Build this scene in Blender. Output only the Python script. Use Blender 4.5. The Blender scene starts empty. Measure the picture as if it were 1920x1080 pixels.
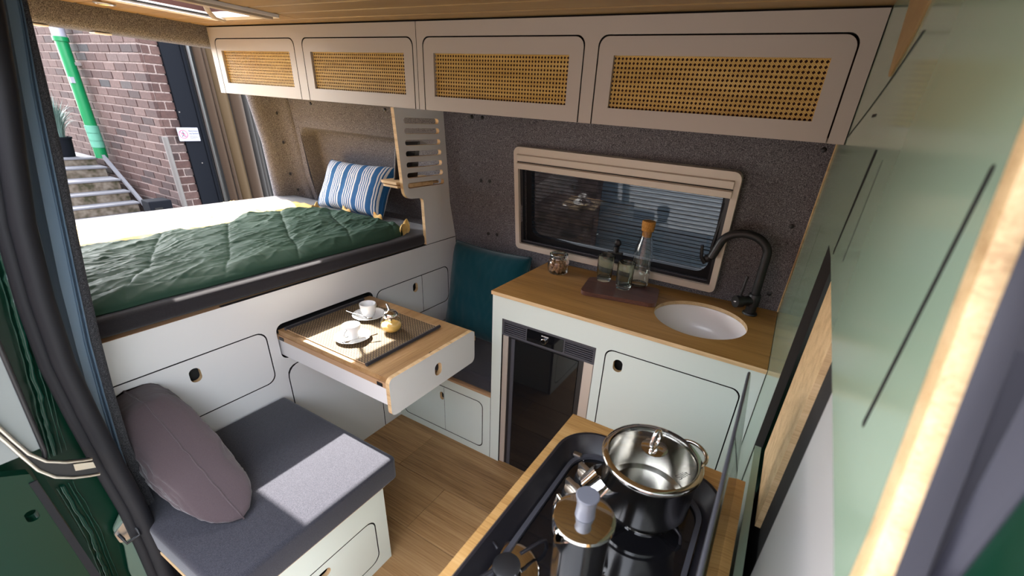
import bpy, bmesh, math, random
from mathutils import Vector, Matrix, noise
random.seed(7)
R = math.radians
PI = math.pi
scn = bpy.context.scene
col = scn.collection

# ------------------------------------------------------------------ camera
cd = bpy.data.cameras.new('camera')
cam = bpy.data.objects.new('camera', cd)
col.objects.link(cam)
cd.sensor_width = 36.0
cd.lens = 810.64 / 1920 * 36
cd.shift_x = (960 - 1012.48) / 1920
cd.shift_y = (612.93 - 540) / 1920
cd.clip_start = 0.02
cd.clip_end = 200
right = Vector((0.86775578, 0.49245858, 0.06696605))
down = Vector((0.27231688, -0.35841893, -0.89296102))
fwd = Vector((-0.41574442, 0.79310807, -0.44512488))
mt = Matrix((right, -down, -fwd)).transposed().to_4x4()
mt.translation = Vector((0.94375511, -1.36301891, 1.56684333))
cam.matrix_world = mt
cd.dof.use_dof = True
cd.dof.focus_distance = 1.7
cd.dof.aperture_fstop = 4.5
scn.camera = cam

# ------------------------------------------------------------------ light
SUN_D = Vector((0.83, -0.19, -1.0)).normalized()
w = bpy.data.worlds.new('world')
scn.world = w
w.use_nodes = True
wn = w.node_tree
for n in list(wn.nodes):
    wn.nodes.remove(n)
wo = wn.nodes.new('ShaderNodeOutputWorld')
wb = wn.nodes.new('ShaderNodeBackground')
sky = wn.nodes.new('ShaderNodeTexSky')
sky.sky_type = 'NISHITA'
sky.sun_disc = False
sky.sun_elevation = R(48.8)
sky.sun_rotation = math.atan2(-0.83, 0.19)
sky.air_density = 1.0
sky.dust_density = 2.5
sky.ozone_density = 0.6
wb.inputs['Strength'].default_value = 0.70
hs = wn.nodes.new('ShaderNodeHueSaturation')
hs.inputs['Saturation'].default_value = 0.38
wn.links.new(sky.outputs[0], hs.inputs['Color'])
wn.links.new(hs.outputs[0], wb.inputs[0])
wn.links.new(wb.outputs[0], wo.inputs[0])
sl = bpy.data.lights.new('sun', 'SUN')
sl.energy = 12.5
sl.angle = R(0.6)
sl.color = (1.0, 0.96, 0.90)
so = bpy.data.objects.new('sun', sl)
so.rotation_euler = SUN_D.to_track_quat('-Z', 'Y').to_euler()
so.location = (-6, 1, 8)
col.objects.link(so)
scn.view_settings.view_transform = 'Standard'
scn.view_settings.look = 'None'
scn.view_settings.gamma = 1.0
scn.view_settings.use_curve_mapping = False
scn.view_settings.exposure = 1.72
try:
    scn.cycles.use_denoising = True
    scn.cycles.max_bounces = 14
    scn.cycles.diffuse_bounces = 6
    scn.cycles.transmission_bounces = 10
    scn.cycles.transparent_max_bounces = 16
    scn.cycles.sample_clamp_indirect = 6.0
except Exception:
    pass


# ------------------------------------------------------------------ materials
def mat(name, c, rough=0.5, metal=0.0, **kw):
    m = bpy.data.materials.new(name)
    m.use_nodes = True
    b = m.node_tree.nodes['Principled BSDF']
    b.inputs['Base Color'].default_value = (*c, 1)
    b.inputs['Roughness'].default_value = rough
    b.inputs['Metallic'].default_value = metal
    for k, v in kw.items():
        b.inputs[k].default_value = v
    return m


def nd(m, t, **kw):
    n = m.node_tree.nodes.new(t)
    for k, v in kw.items():
        setattr(n, k, v)
    return n


def lk(m, a, b):
    m.node_tree.links.new(a, b)


def bs(m):
    return m.node_tree.nodes['Principled BSDF']


def coords(m, scale=(1, 1, 1), kind='Object', rot=(0, 0, 0)):
    tc = nd(m, 'ShaderNodeTexCoord')
    mp = nd(m, 'ShaderNodeMapping')
    mp.inputs['Scale'].default_value = scale
    mp.inputs['Rotation'].default_value = rot
    lk(m, tc.outputs[kind], mp.inputs[0])
    return mp.outputs[0]


def ramp(m, fac, stops):
    r = nd(m, 'ShaderNodeValToRGB')
    e = r.color_ramp.elements
    while len(e) < len(stops):
        e.new(0.5)
    for i, (p, c) in enumerate(stops):
        e[i].position = p
        e[i].color = (*c, 1)
    lk(m, fac, r.inputs[0])
    return r.outputs[0]


def bump(m, h, strength=0.2, dist=0.002):
    b = nd(m, 'ShaderNodeBump')
    b.inputs['Strength'].default_value = strength
    b.inputs['Distance'].default_value = dist
    lk(m, h, b.inputs['Height'])
    lk(m, b.outputs[0], bs(m).inputs['Normal'])


def noisetex(m, vec, scale, detail=4, rough=0.6):
    n = nd(m, 'ShaderNodeTexNoise')
    n.inputs['Scale'].default_value = scale
    n.inputs['Detail'].default_value = detail
    n.inputs['Roughness'].default_value = rough
    if vec is not None:
        lk(m, vec, n.inputs['Vector'])
    return n.outputs[0]


def mulrand(m, colsock, amt):
    """multiply a colour by a per-object random value"""
    oi = nd(m, 'ShaderNodeObjectInfo')
    mr = nd(m, 'ShaderNodeMapRange')
    mr.inputs['To Min'].default_value = 1 - amt
    mr.inputs['To Max'].default_value = 1 + amt
    lk(m, oi.outputs['Random'], mr.inputs[0])
    mx = nd(m, 'ShaderNodeMixRGB', blend_type='MULTIPLY')
    mx.inputs[0].default_value = 1
    lk(m, colsock, mx.inputs[1])
    lk(m, mr.outputs[0], mx.inputs[2])
    return mx.outputs[0]


def speckle(name, base, light, dark, scale=310, rough=1.0, bs_=0.35):
    m = mat(name, base, rough)
    v = coords(m)
    n = noisetex(m, v, scale, 2, 0.7)
    c = ramp(m, n, [(0.34, dark), (0.5, base), (0.68, light)])
    lk(m, c, bs(m).inputs['Base Color'])
    bump(m, n, bs_, 0.002)
    bs(m).inputs['Specular IOR Level'].default_value = 0.1
    return m


def wood(name, c0, c1, c2, axis=0, scale=1.0, rough=0.45, rnd=0.0, knots=False, rel=0.08):
    m = mat(name, c1, rough)
    s = [14 * scale] * 3
    s[axis] = 0.9 * scale
    v = coords(m, tuple(s))
    big = noisetex(m, v, 1.3, 5, 0.55)
    s2 = [240 * scale] * 3
    s2[axis] = 7 * scale
    v2 = coords(m, tuple(s2))
    fine = noisetex(m, v2, 1.0, 3, 0.6)
    mix = nd(m, 'ShaderNodeMath', operation='ADD')
    k = nd(m, 'ShaderNodeMath', operation='MULTIPLY')
    k.inputs[1].default_value = 0.45
    lk(m, fine, k.inputs[0])
    k2 = nd(m, 'ShaderNodeMath', operation='MULTIPLY')
    k2.inputs[1].default_value = 0.55
    lk(m, big, k2.inputs[0])
    lk(m, k.outputs[0], mix.inputs[0])
    lk(m, k2.outputs[0], mix.inputs[1])
    c = ramp(m, mix.outputs[0], [(0.36, c0), (0.5, c1), (0.64, c2)])
    if rnd:
        c = mulrand(m, c, rnd)
    lk(m, c, bs(m).inputs['Base Color'])
    bump(m, fine, rel, 0.001)
    return m


def weave(name, a, b, scale=900, rough=0.95, stretch=(1, 1, 1)):
    m = mat(name, a, rough)
    v = coords(m, stretch)
    n = noisetex(m, v, scale, 2, 0.8)
    c = ramp(m, n, [(0.38, a), (0.66, b)])
    lk(m, c, bs(m).inputs['Base Color'])
    bump(m, n, 0.3, 0.001)
    bs(m).inputs['Specular IOR Level'].default_value = 0.15
    bs(m).inputs['Sheen Weight'].default_value = 0.25
    return m


def metal(name, c, rough, brushed=False):
    m = mat(name, c, rough, 1.0)
    if brushed:
        v = coords(m, (20, 20, 900))
        n = noisetex(m, v, 1.0, 2)
        bump(m, n, 0.05, 0.0005)
    return m


def glass(name, tint=(1, 1, 1), rough=0.0, ior=1.45):
    return mat(name, tint, rough, 0.0, **{'Transmission Weight': 1.0, 'IOR': ior})


def sheet_glass(name, tint, refl=(0.9, 0.9, 0.9), ior=1.5):
    """thin pane: tinted transparency with a mirror coat by fresnel"""
    m = bpy.data.materials.new(name)
    m.use_nodes = True
    nt = m.node_tree
    for n in list(nt.nodes):
        nt.nodes.remove(n)
    out = nt.nodes.new('ShaderNodeOutputMaterial')
    tr = nt.nodes.new('ShaderNodeBsdfTransparent')
    tr.inputs[0].default_value = (*tint, 1)
    gl = nt.nodes.new('ShaderNodeBsdfGlossy')
    gl.inputs['Color'].default_value = (*refl, 1)
    gl.inputs['Roughness'].default_value = 0.02
    lwt = nt.nodes.new('ShaderNodeLayerWeight')
    lwt.inputs['Blend'].default_value = 0.5
    pw = nt.nodes.new('ShaderNodeMath')
    pw.operation = 'POWER'
    pw.inputs[1].default_value = 4.0
    nt.links.new(lwt.outputs['Facing'], pw.inputs[0])
    lw = nt.nodes.new('ShaderNodeMath')
    lw.operation = 'MULTIPLY_ADD'
    lw.inputs[1].default_value = 0.8
    lw.inputs[2].default_value = ((ior - 1) / (ior + 1)) ** 2
    nt.links.new(pw.outputs[0], lw.inputs[0])
    mx = nt.nodes.new('ShaderNodeMixShader')
    nt.links.new(lw.outputs[0], mx.inputs[0])
    nt.links.new(tr.outputs[0], mx.inputs[1])
    nt.links.new(gl.outputs[0], mx.inputs[2])
    nt.links.new(mx.outputs[0], out.inputs[0])
    return m


M = {}
M['white'] = mat('white_laminate', (0.67, 0.655, 0.635), 0.42)
M['cream'] = mat('cream_laminate', (0.41, 0.362, 0.318), 0.42)
M['sage'] = mat('sage_laminate', (0.64, 0.70, 0.64), 0.40)
M['wallsage'] = mat('sage_partition', (0.225, 0.30, 0.22), 0.15)
M['grey_lam'] = mat('grey_laminate', (0.36, 0.35, 0.34), 0.35)
M['dark'] = mat('dark_gap', (0.012, 0.011, 0.010), 0.9)  # near-black, mostly standing in for shade in gaps, slots and interiors
M['black'] = mat('matt_black', (0.012, 0.012, 0.013), 0.42)
M['blackgloss'] = mat('black_glass', (0.006, 0.006, 0.007), 0.04)
M['blacktrim'] = mat('black_enamel', (0.012, 0.011, 0.014), 0.42)
M['rubber'] = mat('rubber', (0.007, 0.007, 0.009), 0.6, **{'Specular IOR Level': 0.3})
M['ply'] = wood('ply_edge', (0.42, 0.26, 0.12), (0.60, 0.41, 0.21), (0.70, 0.50, 0.28), axis=0, scale=2.0, rough=0.6)
M['plydark'] = mat('ply_edge_brown', (0.42, 0.25, 0.13), 0.6)
M['oaktop'] = wood('oak_worktop', (0.235, 0.108, 0.022), (0.37, 0.185, 0.047), (0.45, 0.24, 0.068), axis=0, rough=0.42)
M['oaklight'] = wood('oak_light', (0.29, 0.145, 0.042), (0.42, 0.235, 0.078), (0.50, 0.305, 0.12), axis=0, scale=1.4, rough=0.42)
M['oaky'] = wood('oak_table', (0.235, 0.12, 0.045), (0.35, 0.20, 0.082), (0.42, 0.255, 0.115), axis=1, scale=1.2, rough=0.42)
M['floor'] = wood('oak_floor', (0.17, 0.082, 0.027), (0.34, 0.185, 0.072), (0.44, 0.262, 0.115), axis=0, scale=0.8, rough=0.5, rnd=0.10, rel=0.12)
M['ceil'] = wood('oak_ceiling', (0.21, 0.122, 0.045), (0.255, 0.155, 0.060), (0.29, 0.182, 0.075), axis=0, rough=0.5, rnd=0.04)
M['felt'] = speckle('grey_felt', (0.135, 0.128, 0.136), (0.29, 0.277, 0.292), (0.055, 0.051, 0.056))
M['feltstrip'] = speckle('black_felt', (0.035, 0.034, 0.037), (0.10, 0.10, 0.105), (0.012, 0.012, 0.013), 700)
M['cushion'] = weave('charcoal_fabric', (0.011, 0.011, 0.016), (0.060, 0.059, 0.072), 1500, stretch=(1, 0.35, 1))
M['mattress'] = weave('mattress_cover', (0.013, 0.011, 0.0125), (0.038, 0.033, 0.036), 1300)
M['teal'] = weave('teal_cotton', (0.001, 0.036, 0.048), (0.0015, 0.050, 0.064), 1200)
M['mauve'] = weave('mauve_cotton', (0.062, 0.044, 0.047), (0.092, 0.068, 0.071), 1200)
M['bag'] = mat('green_nylon', (0.030, 0.066, 0.044), 0.62, **{'Specular IOR Level': 0.12})
M['lining'] = speckle('orange_nylon', (0.52, 0.34, 0.11), (0.46, 0.19, 0.012), (0.56, 0.40, 0.15), 9, 0.6, 0.1)  # orange and pale patches paint uneven sun exposure into the lining
M['chrome'] = metal('chrome', (0.80, 0.79, 0.77), 0.06)
M['steel'] = metal('steel', (0.60, 0.58, 0.55), 0.16, True)
M['satin'] = metal('satin_steel', (0.62, 0.58, 0.52), 0.32)
M['stripmetal'] = mat('strip_metal', (0.56, 0.49, 0.42), 0.4, 0.35)
M['ceramic'] = mat('white_ceramic', (0.80, 0.80, 0.79), 0.10)
M['sinkw'] = mat('sink_white', (0.84, 0.78, 0.75), 0.22)
M['cork'] = speckle('cork', (0.50, 0.24, 0.06), (0.62, 0.34, 0.11), (0.30, 0.13, 0.03), 300, 0.85)
M['glass'] = glass('clear_glass', (0.97, 0.98, 0.97))
M['greenglass'] = glass('smoked_green_glass', (0.76, 0.83, 0.75))
M['tray'] = wood('walnut_tray', (0.05, 0.018, 0.010), (0.095, 0.036, 0.022), (0.14, 0.055, 0.035), axis=0, scale=1.5, rough=0.4)
M['nut'] = wood('nut', (0.25, 0.11, 0.04), (0.42, 0.22, 0.10), (0.55, 0.34, 0.18), axis=2, scale=3, rough=0.6, rnd=0.3)
M['sugar'] = mat('brown_sugar', (0.85, 0.56, 0.15), 0.8)
M['cane'] = wood('cane', (0.42, 0.24, 0.05), (0.60, 0.38, 0.10), (0.70, 0.48, 0.17), axis=0, scale=3, rough=0.5)
M['caneback'] = mat('cane_back', (0.045, 0.014, 0.010), 0.9)
M['wframe'] = mat('window_frame_cream', (0.60, 0.515, 0.425), 0.4)
M['wpane'] = sheet_glass('window_acrylic', (0.62, 0.66, 0.70))
M['pane'] = sheet_glass('clear_pane', (0.80, 0.83, 0.82))
M['thinglass'] = sheet_glass('thin_glass', (0.97, 0.97, 0.96), ior=1.7)
M['lidpane'] = sheet_glass('hob_lid_glass', (0.66, 0.69, 0.68))
M['potlid'] = sheet_glass('pot_lid_glass', (0.93, 0.93, 0.91), ior=1.22)
M['bluetrim'] = mat('blue_grey_paint', (0.105, 0.155, 0.21), 0.4)
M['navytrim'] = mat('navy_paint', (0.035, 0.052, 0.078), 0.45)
M['vangreen'] = mat('van_green_paint', (0.0015, 0.020, 0.010), 0.30, **{'Specular IOR Level': 0.35})
M['sealer'] = mat('green_seam_sealer', (0.004, 0.036, 0.022), 0.25)
M['sagepaint'] = mat('pale_green_paint', (0.10, 0.145, 0.11), 0.35)
M['zinc'] = metal('zinc', (0.70, 0.69, 0.68), 0.3)
M['trimgrey'] = mat('seal_grey', (0.050, 0.050, 0.060), 0.6)
M['plastic'] = mat('white_plastic', (0.76, 0.73, 0.70), 0.4)
M['hatchgrey'] = mat('taupe_plastic', (0.36, 0.30, 0.25), 0.4)
M['lidwhite'] = mat('milky_dome', (0.85, 0.85, 0.85), 0.3)
M['mortar'] = speckle('mortar', (0.24, 0.185, 0.165), (0.30, 0.24, 0.22), (0.17, 0.125, 0.11), 60, 1.0)
M['pipe'] = mat('green_pipe', (0.0, 0.19, 0.06), 0.35)
M['tape'] = mat('pale_green_tape', (0.10, 0.32, 0.22), 0.5)
M['sagebright'] = M['sage']
M['concrete'] = speckle('concrete', (0.34, 0.33, 0.32), (0.46, 0.45, 0.44), (0.22, 0.21, 0.20), 30, 0.9)
M['alu'] = mat('tread_nosing', (0.18, 0.178, 0.19), 0.6, 0.1)
M['riser'] = speckle('stained_riser', (0.15, 0.12, 0.09), (0.23, 0.195, 0.155), (0.06, 0.055, 0.032), 9, 0.9)
M['blackdoor'] = mat('black_door_paint', (0.005, 0.006, 0.009), 0.85, **{'Specular IOR Level': 0.15})
M['poststeel'] = metal('post_steel', (0.10, 0.10, 0.10), 0.35)
M['sealdark'] = mat('dark_seal', (0.030, 0.030, 0.042), 0.7)
M['conduit'] = mat('grey_conduit', (0.13, 0.118, 0.108), 0.7)
M['card'] = mat('cardboard', (0.040, 0.021, 0.009), 0.9)
M['cardgold'] = mat('cardboard_gold', (0.055, 0.029, 0.006), 0.8)
M['cardgrey'] = mat('cardboard_grey', (0.020, 0.016, 0.013), 0.9)
M['signw'] = mat('sign_white', (0.36, 0.36, 0.42), 0.5)
M['signr'] = mat('sign_red', (0.55, 0.08, 0.14), 0.4)
M['signk'] = mat('sign_black', (0.02, 0.02, 0.05), 0.4)
M['grass'] = mat('blue_grass', (0.12, 0.19, 0.165), 0.6)
M['ground'] = speckle('yard_ground', (0.13, 0.128, 0.125), (0.18, 0.177, 0.172), (0.085, 0.083, 0.08), 12, 0.95)
M['bluewall'] = mat('blue_grey_cladding', (0.095, 0.108, 0.117), 0.6)
M['darkwall'] = speckle('dark_brick_wall', (0.05, 0.03, 0.025), (0.08, 0.05, 0.04), (0.02, 0.015, 0.012), 12, 0.9)
M['darkbrick'] = speckle('added_wall_brick', (0.17, 0.10, 0.08), (0.24, 0.15, 0.12), (0.10, 0.06, 0.05), 8, 0.9)
M['hazyglass'] = mat('hazy_glass', (0.20, 0.215, 0.205), 0.25)
M['lampglow'] = mat('spot_lens', (0.8, 0.75, 0.65), 0.3)
M['greyknob'] = mat('grey_knob', (0.13, 0.135, 0.16), 0.4)
M['label'] = mat('print_black', (0.02, 0.02, 0.02), 0.5)
M['tablet'] = mat('tablet_black', (0.02, 0.018, 0.02), 0.25)


def brickmat():
    m = mat('brick', (0.2, 0.08, 0.05), 0.9)
    oi = nd(m, 'ShaderNodeObjectInfo')
    c = ramp(m, oi.outputs['Random'], [(0.0, (0.034, 0.020, 0.019)), (0.25, (0.054, 0.026, 0.022)), (0.6, (0.070, 0.035, 0.029)),
                                       (0.92, (0.105, 0.062, 0.053)), (1.0, (0.034, 0.031, 0.032))])
    v = coords(m)
    n = noisetex(m, v, 35, 4)
    c2 = ramp(m, n, [(0.3, (0.7, 0.68, 0.66)), (0.7, (1.15, 1.12, 1.1))])
    mx = nd(m, 'ShaderNodeMixRGB', blend_type='MULTIPLY')
    mx.inputs[0].default_value = 1
    lk(m, c, mx.inputs[1])
    lk(m, c2, mx.inputs[2])
    lk(m, mx.outputs[0], bs(m).inputs['Base Color'])
    bump(m, n, 0.3, 0.004)
    return m


M['brick'] = brickmat()


def stripemat():
    m = mat('blue_white_stripes', (1, 1, 1), 0.9)
    tc = nd(m, 'ShaderNodeTexCoord')
    sp = nd(m, 'ShaderNodeSeparateXYZ')
    lk(m, tc.outputs['UV'], sp.inputs[0])
    mu = nd(m, 'ShaderNodeMath', operation='MULTIPLY')
    mu.inputs[1].default_value = 4.75
    lk(m, sp.outputs[0], mu.inputs[0])
    fr = nd(m, 'ShaderNodeMath', operation='FRACT')
    lk(m, mu.outputs[0], fr.inputs[0])
    B = (0.006, 0.085, 0.23)
    W = (0.58, 0.59, 0.60)
    st = [(0.0, B), (0.33, W)]
    p = 0.405
    for k in range(4):
        st += [(p, B), (p + 0.062, W)]
        p += 0.14
    c = ramp(m, fr.outputs[0], st)
    m.node_tree.nodes[-1]
    for n in m.node_tree.nodes:
        if n.type == 'VALTORGB':
            n.color_ramp.interpolation = 'CONSTANT'
    lk(m, c, bs(m).inputs['Base Color'])
    return m


M['stripe'] = stripemat()


def matweave():
    m = mat('woven_grass', (0.5, 0.35, 0.18), 0.8)
    v = coords(m, (1, 1, 1))
    br = nd(m, 'ShaderNodeTexBrick')
    br.inputs['Scale'].default_value = 1.0
    br.inputs['Brick Width'].default_value = 0.0135
    br.inputs['Row Height'].default_value = 0.0062
    br.inputs['Mortar Size'].default_value = 0.0019
    br.inputs['Color1'].default_value = (0.30, 0.205, 0.095, 1)
    br.inputs['Color2'].default_value = (0.38, 0.275, 0.135, 1)
    br.inputs['Mortar'].default_value = (0.028, 0.015, 0.007, 1)
    lk(m, v, br.inputs['Vector'])
    lk(m, br.outputs['Color'], bs(m).inputs['Base Color'])
    bump(m, br.outputs['Fac'], -0.4, 0.001)
    return m


M['mat'] = matweave()


def ridged():
    pass


# ------------------------------------------------------------------ geometry helpers
class G:
    def __init__(s):
        s.bm = bmesh.new()

    def quad(s, pts, m=0):
        f = s.bm.faces.new([s.bm.verts.new(p) for p in pts])
        f.material_index = m
        return f

    def box(s, x0, x1, y0, y1, z0, z1, m=0, bev=0.0, seg=2):
        b = bmesh.new()
        r = bmesh.ops.create_cube(b, size=1)
        for v in b.verts:
            v.co = Vector(((x0 + x1) / 2 + v.co.x * (x1 - x0), (y0 + y1) / 2 + v.co.y * (y1 - y0), (z0 + z1) / 2 + v.co.z * (z1 - z0)))
        if bev:
            bmesh.ops.bevel(b, geom=list(b.edges), offset=bev, segments=seg, affect='EDGES', profile=0.5)
        s.merge(b, m)
        return s

    def merge(s, b, m=None, mtx=None):
        vm = {}
        for v in b.verts:
            vm[v] = s.bm.verts.new(mtx @ v.co if mtx else v.co)
        for f in b.faces:
            try:
                nf = s.bm.faces.new([vm[v] for v in f.verts])
                nf.material_index = f.material_index if m is None else m
            except ValueError:
                pass
        b.free()

    def plate(s, outer, holes, fn, t0, t1, mf=0, me=0, mh=None):
        """flat plate with holes: fn(a, b, c) -> xyz; front at c=t0, back at c=t1"""
        b = bmesh.new()
        loops = [outer] + list(holes)
        edges = []
        vl = []
        for lp in loops:
            vs = [b.verts.new((p[0], p[1], 0)) for p in lp]
            vl.append(vs)
            for i in range(len(vs)):
                edges.append(b.edges.new((vs[i], vs[(i + 1) % len(vs)])))
        bmesh.ops.triangle_fill(b, use_beauty=True, use_dissolve=False, edges=edges, normal=(0, 0, 1))
        b.verts.index_update()
        tris = [[v.index for v in f.verts] for f in b.faces]
        pts = [(v.co.x, v.co.y) for v in b.verts]
        idl = [[v.index for v in vs] for vs in vl]
        b.free()
        A = [s.bm.verts.new(fn(p[0], p[1], t0)) for p in pts]
        B = [s.bm.verts.new(fn(p[0], p[1], t1)) for p in pts]
        for t in tris:
            s.bm.faces.new([A[i] for i in t]).material_index = mf
            s.bm.faces.new([B[i] for i in reversed(t)]).material_index = mf
        for li, lp in enumerate(idl):
            mm_ = me if (li == 0 or mh is None) else mh
            for i in range(len(lp)):
                a, c = lp[i], lp[(i + 1) % len(lp)]
                s.bm.faces.new((A[a], A[c], B[c], B[a])).material_index = mm_
        return s

    def loft(s, rings, closed=True, caps=True, m=0):
        vr = [[s.bm.verts.new(p) for p in r] for r in rings]
        n = len(vr[0])
        for a, b in zip(vr, vr[1:]):
            for i in range(n if closed else n - 1):
                j = (i + 1) % n
                s.bm.faces.new((a[i], a[j], b[j], b[i])).material_index = m
        if caps and closed:
            s.bm.faces.new(list(reversed(vr[0]))).material_index = m
            s.bm.faces.new(vr[-1]).material_index = m
        return s

    def lathe(s, prof, c=(0, 0, 0), n=32, m=0, caps=True, sx=1.0, sy=1.0):
        rings = []
        for r, z in prof:
            rings.append([(c[0] + sx * r * math.cos(2 * PI * i / n), c[1] + sy * r * math.sin(2 * PI * i / n), c[2] + z) for i in range(n)])
        return s.loft(rings, True, caps, m)

    def tube(s, pts, r, n=10, m=0, closed=False, flat=1.0):
        pts = [Vector(p) for p in pts]
        N = len(pts)
        rings = []
        up = None
        for i, p in enumerate(pts):
            if closed:
                t = pts[(i + 1) % N] - pts[i - 1]
            else:
                t = pts[min(i + 1, N - 1)] - pts[max(i - 1, 0)]
            t.normalize()
            if up is None:
                up = Vector((0, 0, 1)) if abs(t.z) < 0.9 else Vector((1, 0, 0))
            a = t.cross(up).normalized()
            up = a.cross(t).normalized()
            rr = r[i] if isinstance(r, (list, tuple)) else r
            rings.append([p + rr * (math.cos(2 * PI * k / n) * a + flat * math.sin(2 * PI * k / n) * up) for k in range(n)])
        if closed:
            vr = [[s.bm.verts.new(p) for p in rg] for rg in rings]
            for q in range(N):
                a, b = vr[q], vr[(q + 1) % N]
                for i in range(n):
                    j = (i + 1) % n
                    s.bm.faces.new((a[i], a[j], b[j], b[i])).material_index = m
            return s
        return s.loft(rings, True, True, m)

    def sphere(s, c, r, seg=12, rings=8, m=0, sc=(1, 1, 1), mtx=None):
        b = bmesh.new()
        bmesh.ops.create_uvsphere(b, u_segments=seg, v_segments=rings, radius=r)
        for v in b.verts:
            v.co = Vector((v.co.x * sc[0], v.co.y * sc[1], v.co.z * sc[2]))
            if mtx:
                v.co = mtx @ v.co
            v.co += Vector(c)
        s.merge(b, m)
        return s

    def grid(s, fn, nu, nv, m=0, closed_u=False):
        vs = [[s.bm.verts.new(fn(i / nu, j / nv)) for j in range(nv + 1)] for i in range(nu + (0 if closed_u else 1))]
        L = len(vs)
        for i in range(nu):
            for j in range(nv):
                a, b = vs[i], vs[(i + 1) % L]
                s.bm.faces.new((a[j], b[j], b[j + 1], a[j + 1])).material_index = m
        return vs


WORLD = {}


def wloc(o):
    v = Vector((0, 0, 0))
    while o is not None:
        v += o.location
        o = o.parent
    return v


def put(name, g, mats, parent=None, smooth=None, keepdoubles=False, label=None):
    """link the accumulated geometry as ONE mesh object (coordinates are given in world space)"""
    bm = g.bm if isinstance(g, G) else g
    if not keepdoubles:
        bmesh.ops.remove_doubles(bm, verts=bm.verts, dist=1e-5)
    bmesh.ops.recalc_face_normals(bm, faces=bm.faces)
    off = wloc(parent) if parent else Vector((0, 0, 0))
    if parent is None:
        xs = [v.co for v in bm.verts]
        lo = Vector((min(c.x for c in xs), min(c.y for c in xs), min(c.z for c in xs)))
        hi = Vector((max(c.x for c in xs), max(c.y for c in xs), max(c.z for c in xs)))
        off = Vector(((lo.x + hi.x) / 2, (lo.y + hi.y) / 2, lo.z))
    for v in bm.verts:
        v.co -= off
    me = bpy.data.meshes.new(name)
    bm.to_mesh(me)
    bm.free()
    for mm in (mats if isinstance(mats, (list, tuple)) else [mats]):
        me.materials.append(M[mm] if isinstance(mm, str) else mm)
    if smooth is not None:
        me.polygons.foreach_set('use_smooth', [True] * len(me.polygons))
        me.set_sharp_from_angle(angle=R(smooth))
    o = bpy.data.objects.new(name, me)
    col.objects.link(o)
    if parent:
        o.parent = parent
    else:
        o.location = off
    if label:
        o['label'] = label
    return o


def thing(name, loc, label, cat, group=None):
    o = bpy.data.objects.new(name, None)
    o.empty_display_size = 0.05
    o.location = loc
    col.objects.link(o)
    o['label'] = label
    o['category'] = cat
    if group:
        o['group'] = group
    return o


def tag(o, label, cat, group=None, kind=None):
    o['label'] = label
    o['category'] = cat
    if group:
        o['group'] = group
    if kind:
        o['kind'] = kind
    return o


def struct(o):
    o['kind'] = 'structure'
    return o


def dup(root, loc, label=None, rotz=None):
    c = root.copy()
    col.objects.link(c)
    c.location = loc
    if rotz is not None:
        c.rotation_euler = (0, 0, rotz)
    if label:
        c['label'] = label
    for ch in list(root.children):
        k = ch.copy()
        col.objects.link(k)
        k.parent = c
        for g_ in list(ch.children):
            q = g_.copy()
            col.objects.link(q)
            q.parent = k
    return c


def rrect(a0, b0, a1, b1, r, n=5):
    p = []
    rs = r if isinstance(r, (list, tuple)) else (r, r, r, r)     # bl, br, tr, tl
    for (ca, cb, rr, s) in ((a0, b0, rs[0], PI), (a1, b0, rs[1], 1.5 * PI), (a1, b1, rs[2], 0), (a0, b1, rs[3], 0.5 * PI)):
        if rr <= 0:
            p.append((ca, cb))
            continue
        cx = ca + rr if ca == a0 else ca - rr
        cy = cb + rr if cb == b0 else cb - rr
        for i in range(n + 1):
            t = s + 0.5 * PI * i / n
            p.append((cx + rr * math.cos(t), cy + rr * math.sin(t)))
    return p


def oval(a, b, w_, h_, n=6):
    r = min(w_, h_) / 2
    return rrect(a - w_ / 2, b - h_ / 2, a + w_ / 2, b + h_ / 2, r * 0.98, n)


def circ(a, b, r, n=32):
    return [(a + r * math.cos(2 * PI * i / n), b + r * math.sin(2 * PI * i / n)) for i in range(n)]


def roundpoly(pts, n=4):
    """pts: (a, b, r) with r a corner radius"""
    out = []
    N = len(pts)
    for i in range(N):
        a, b, r = pts[i]
        if r <= 0:
            out.append((a, b))
            continue
        p = Vector((a, b))
        q = Vector(pts[i - 1][:2]) - p
        s = Vector(pts[(i + 1) % N][:2]) - p
        q.normalize()
        s.normalize()
        A, B = p + q * r, p + s * r
        for k in range(n + 1):
            t = k / n
            v = A * (1 - t) ** 2 + p * 2 * t * (1 - t) + B * t * t
            out.append((v.x, v.y))
    return out


def interp(tab, x):
    if x <= tab[0][0]:
        return tab[0][1]
    for (a, va), (b, vb) in zip(tab, tab[1:]):
        if x <= b:
            return va + (vb - va) * (x - a) / (b - a)
    return tab[-1][1]


EX = -0.605          # face of the bed front
PX = 1.036           # face of the partition
CZ = 1.845           # ceiling
WP = [(-0.02, 0.50), (0.5, 0.508), (0.75, 0.515), (0.92, 0.500), (1.1, 0.465), (1.42, 0.440), (1.54, 0.428), (1.86, 0.37)]


def wallY(x, z):
    return interp(WP, z) + 0.027 * max(0.0, x - EX)


fx = lambda a, b, c: (EX - c, a, b)                 # plates on the bed front, facing +x
fyk = lambda a, b, c: (a, 0.0 + c, b)               # plates on the kitchen front, facing -y

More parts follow.
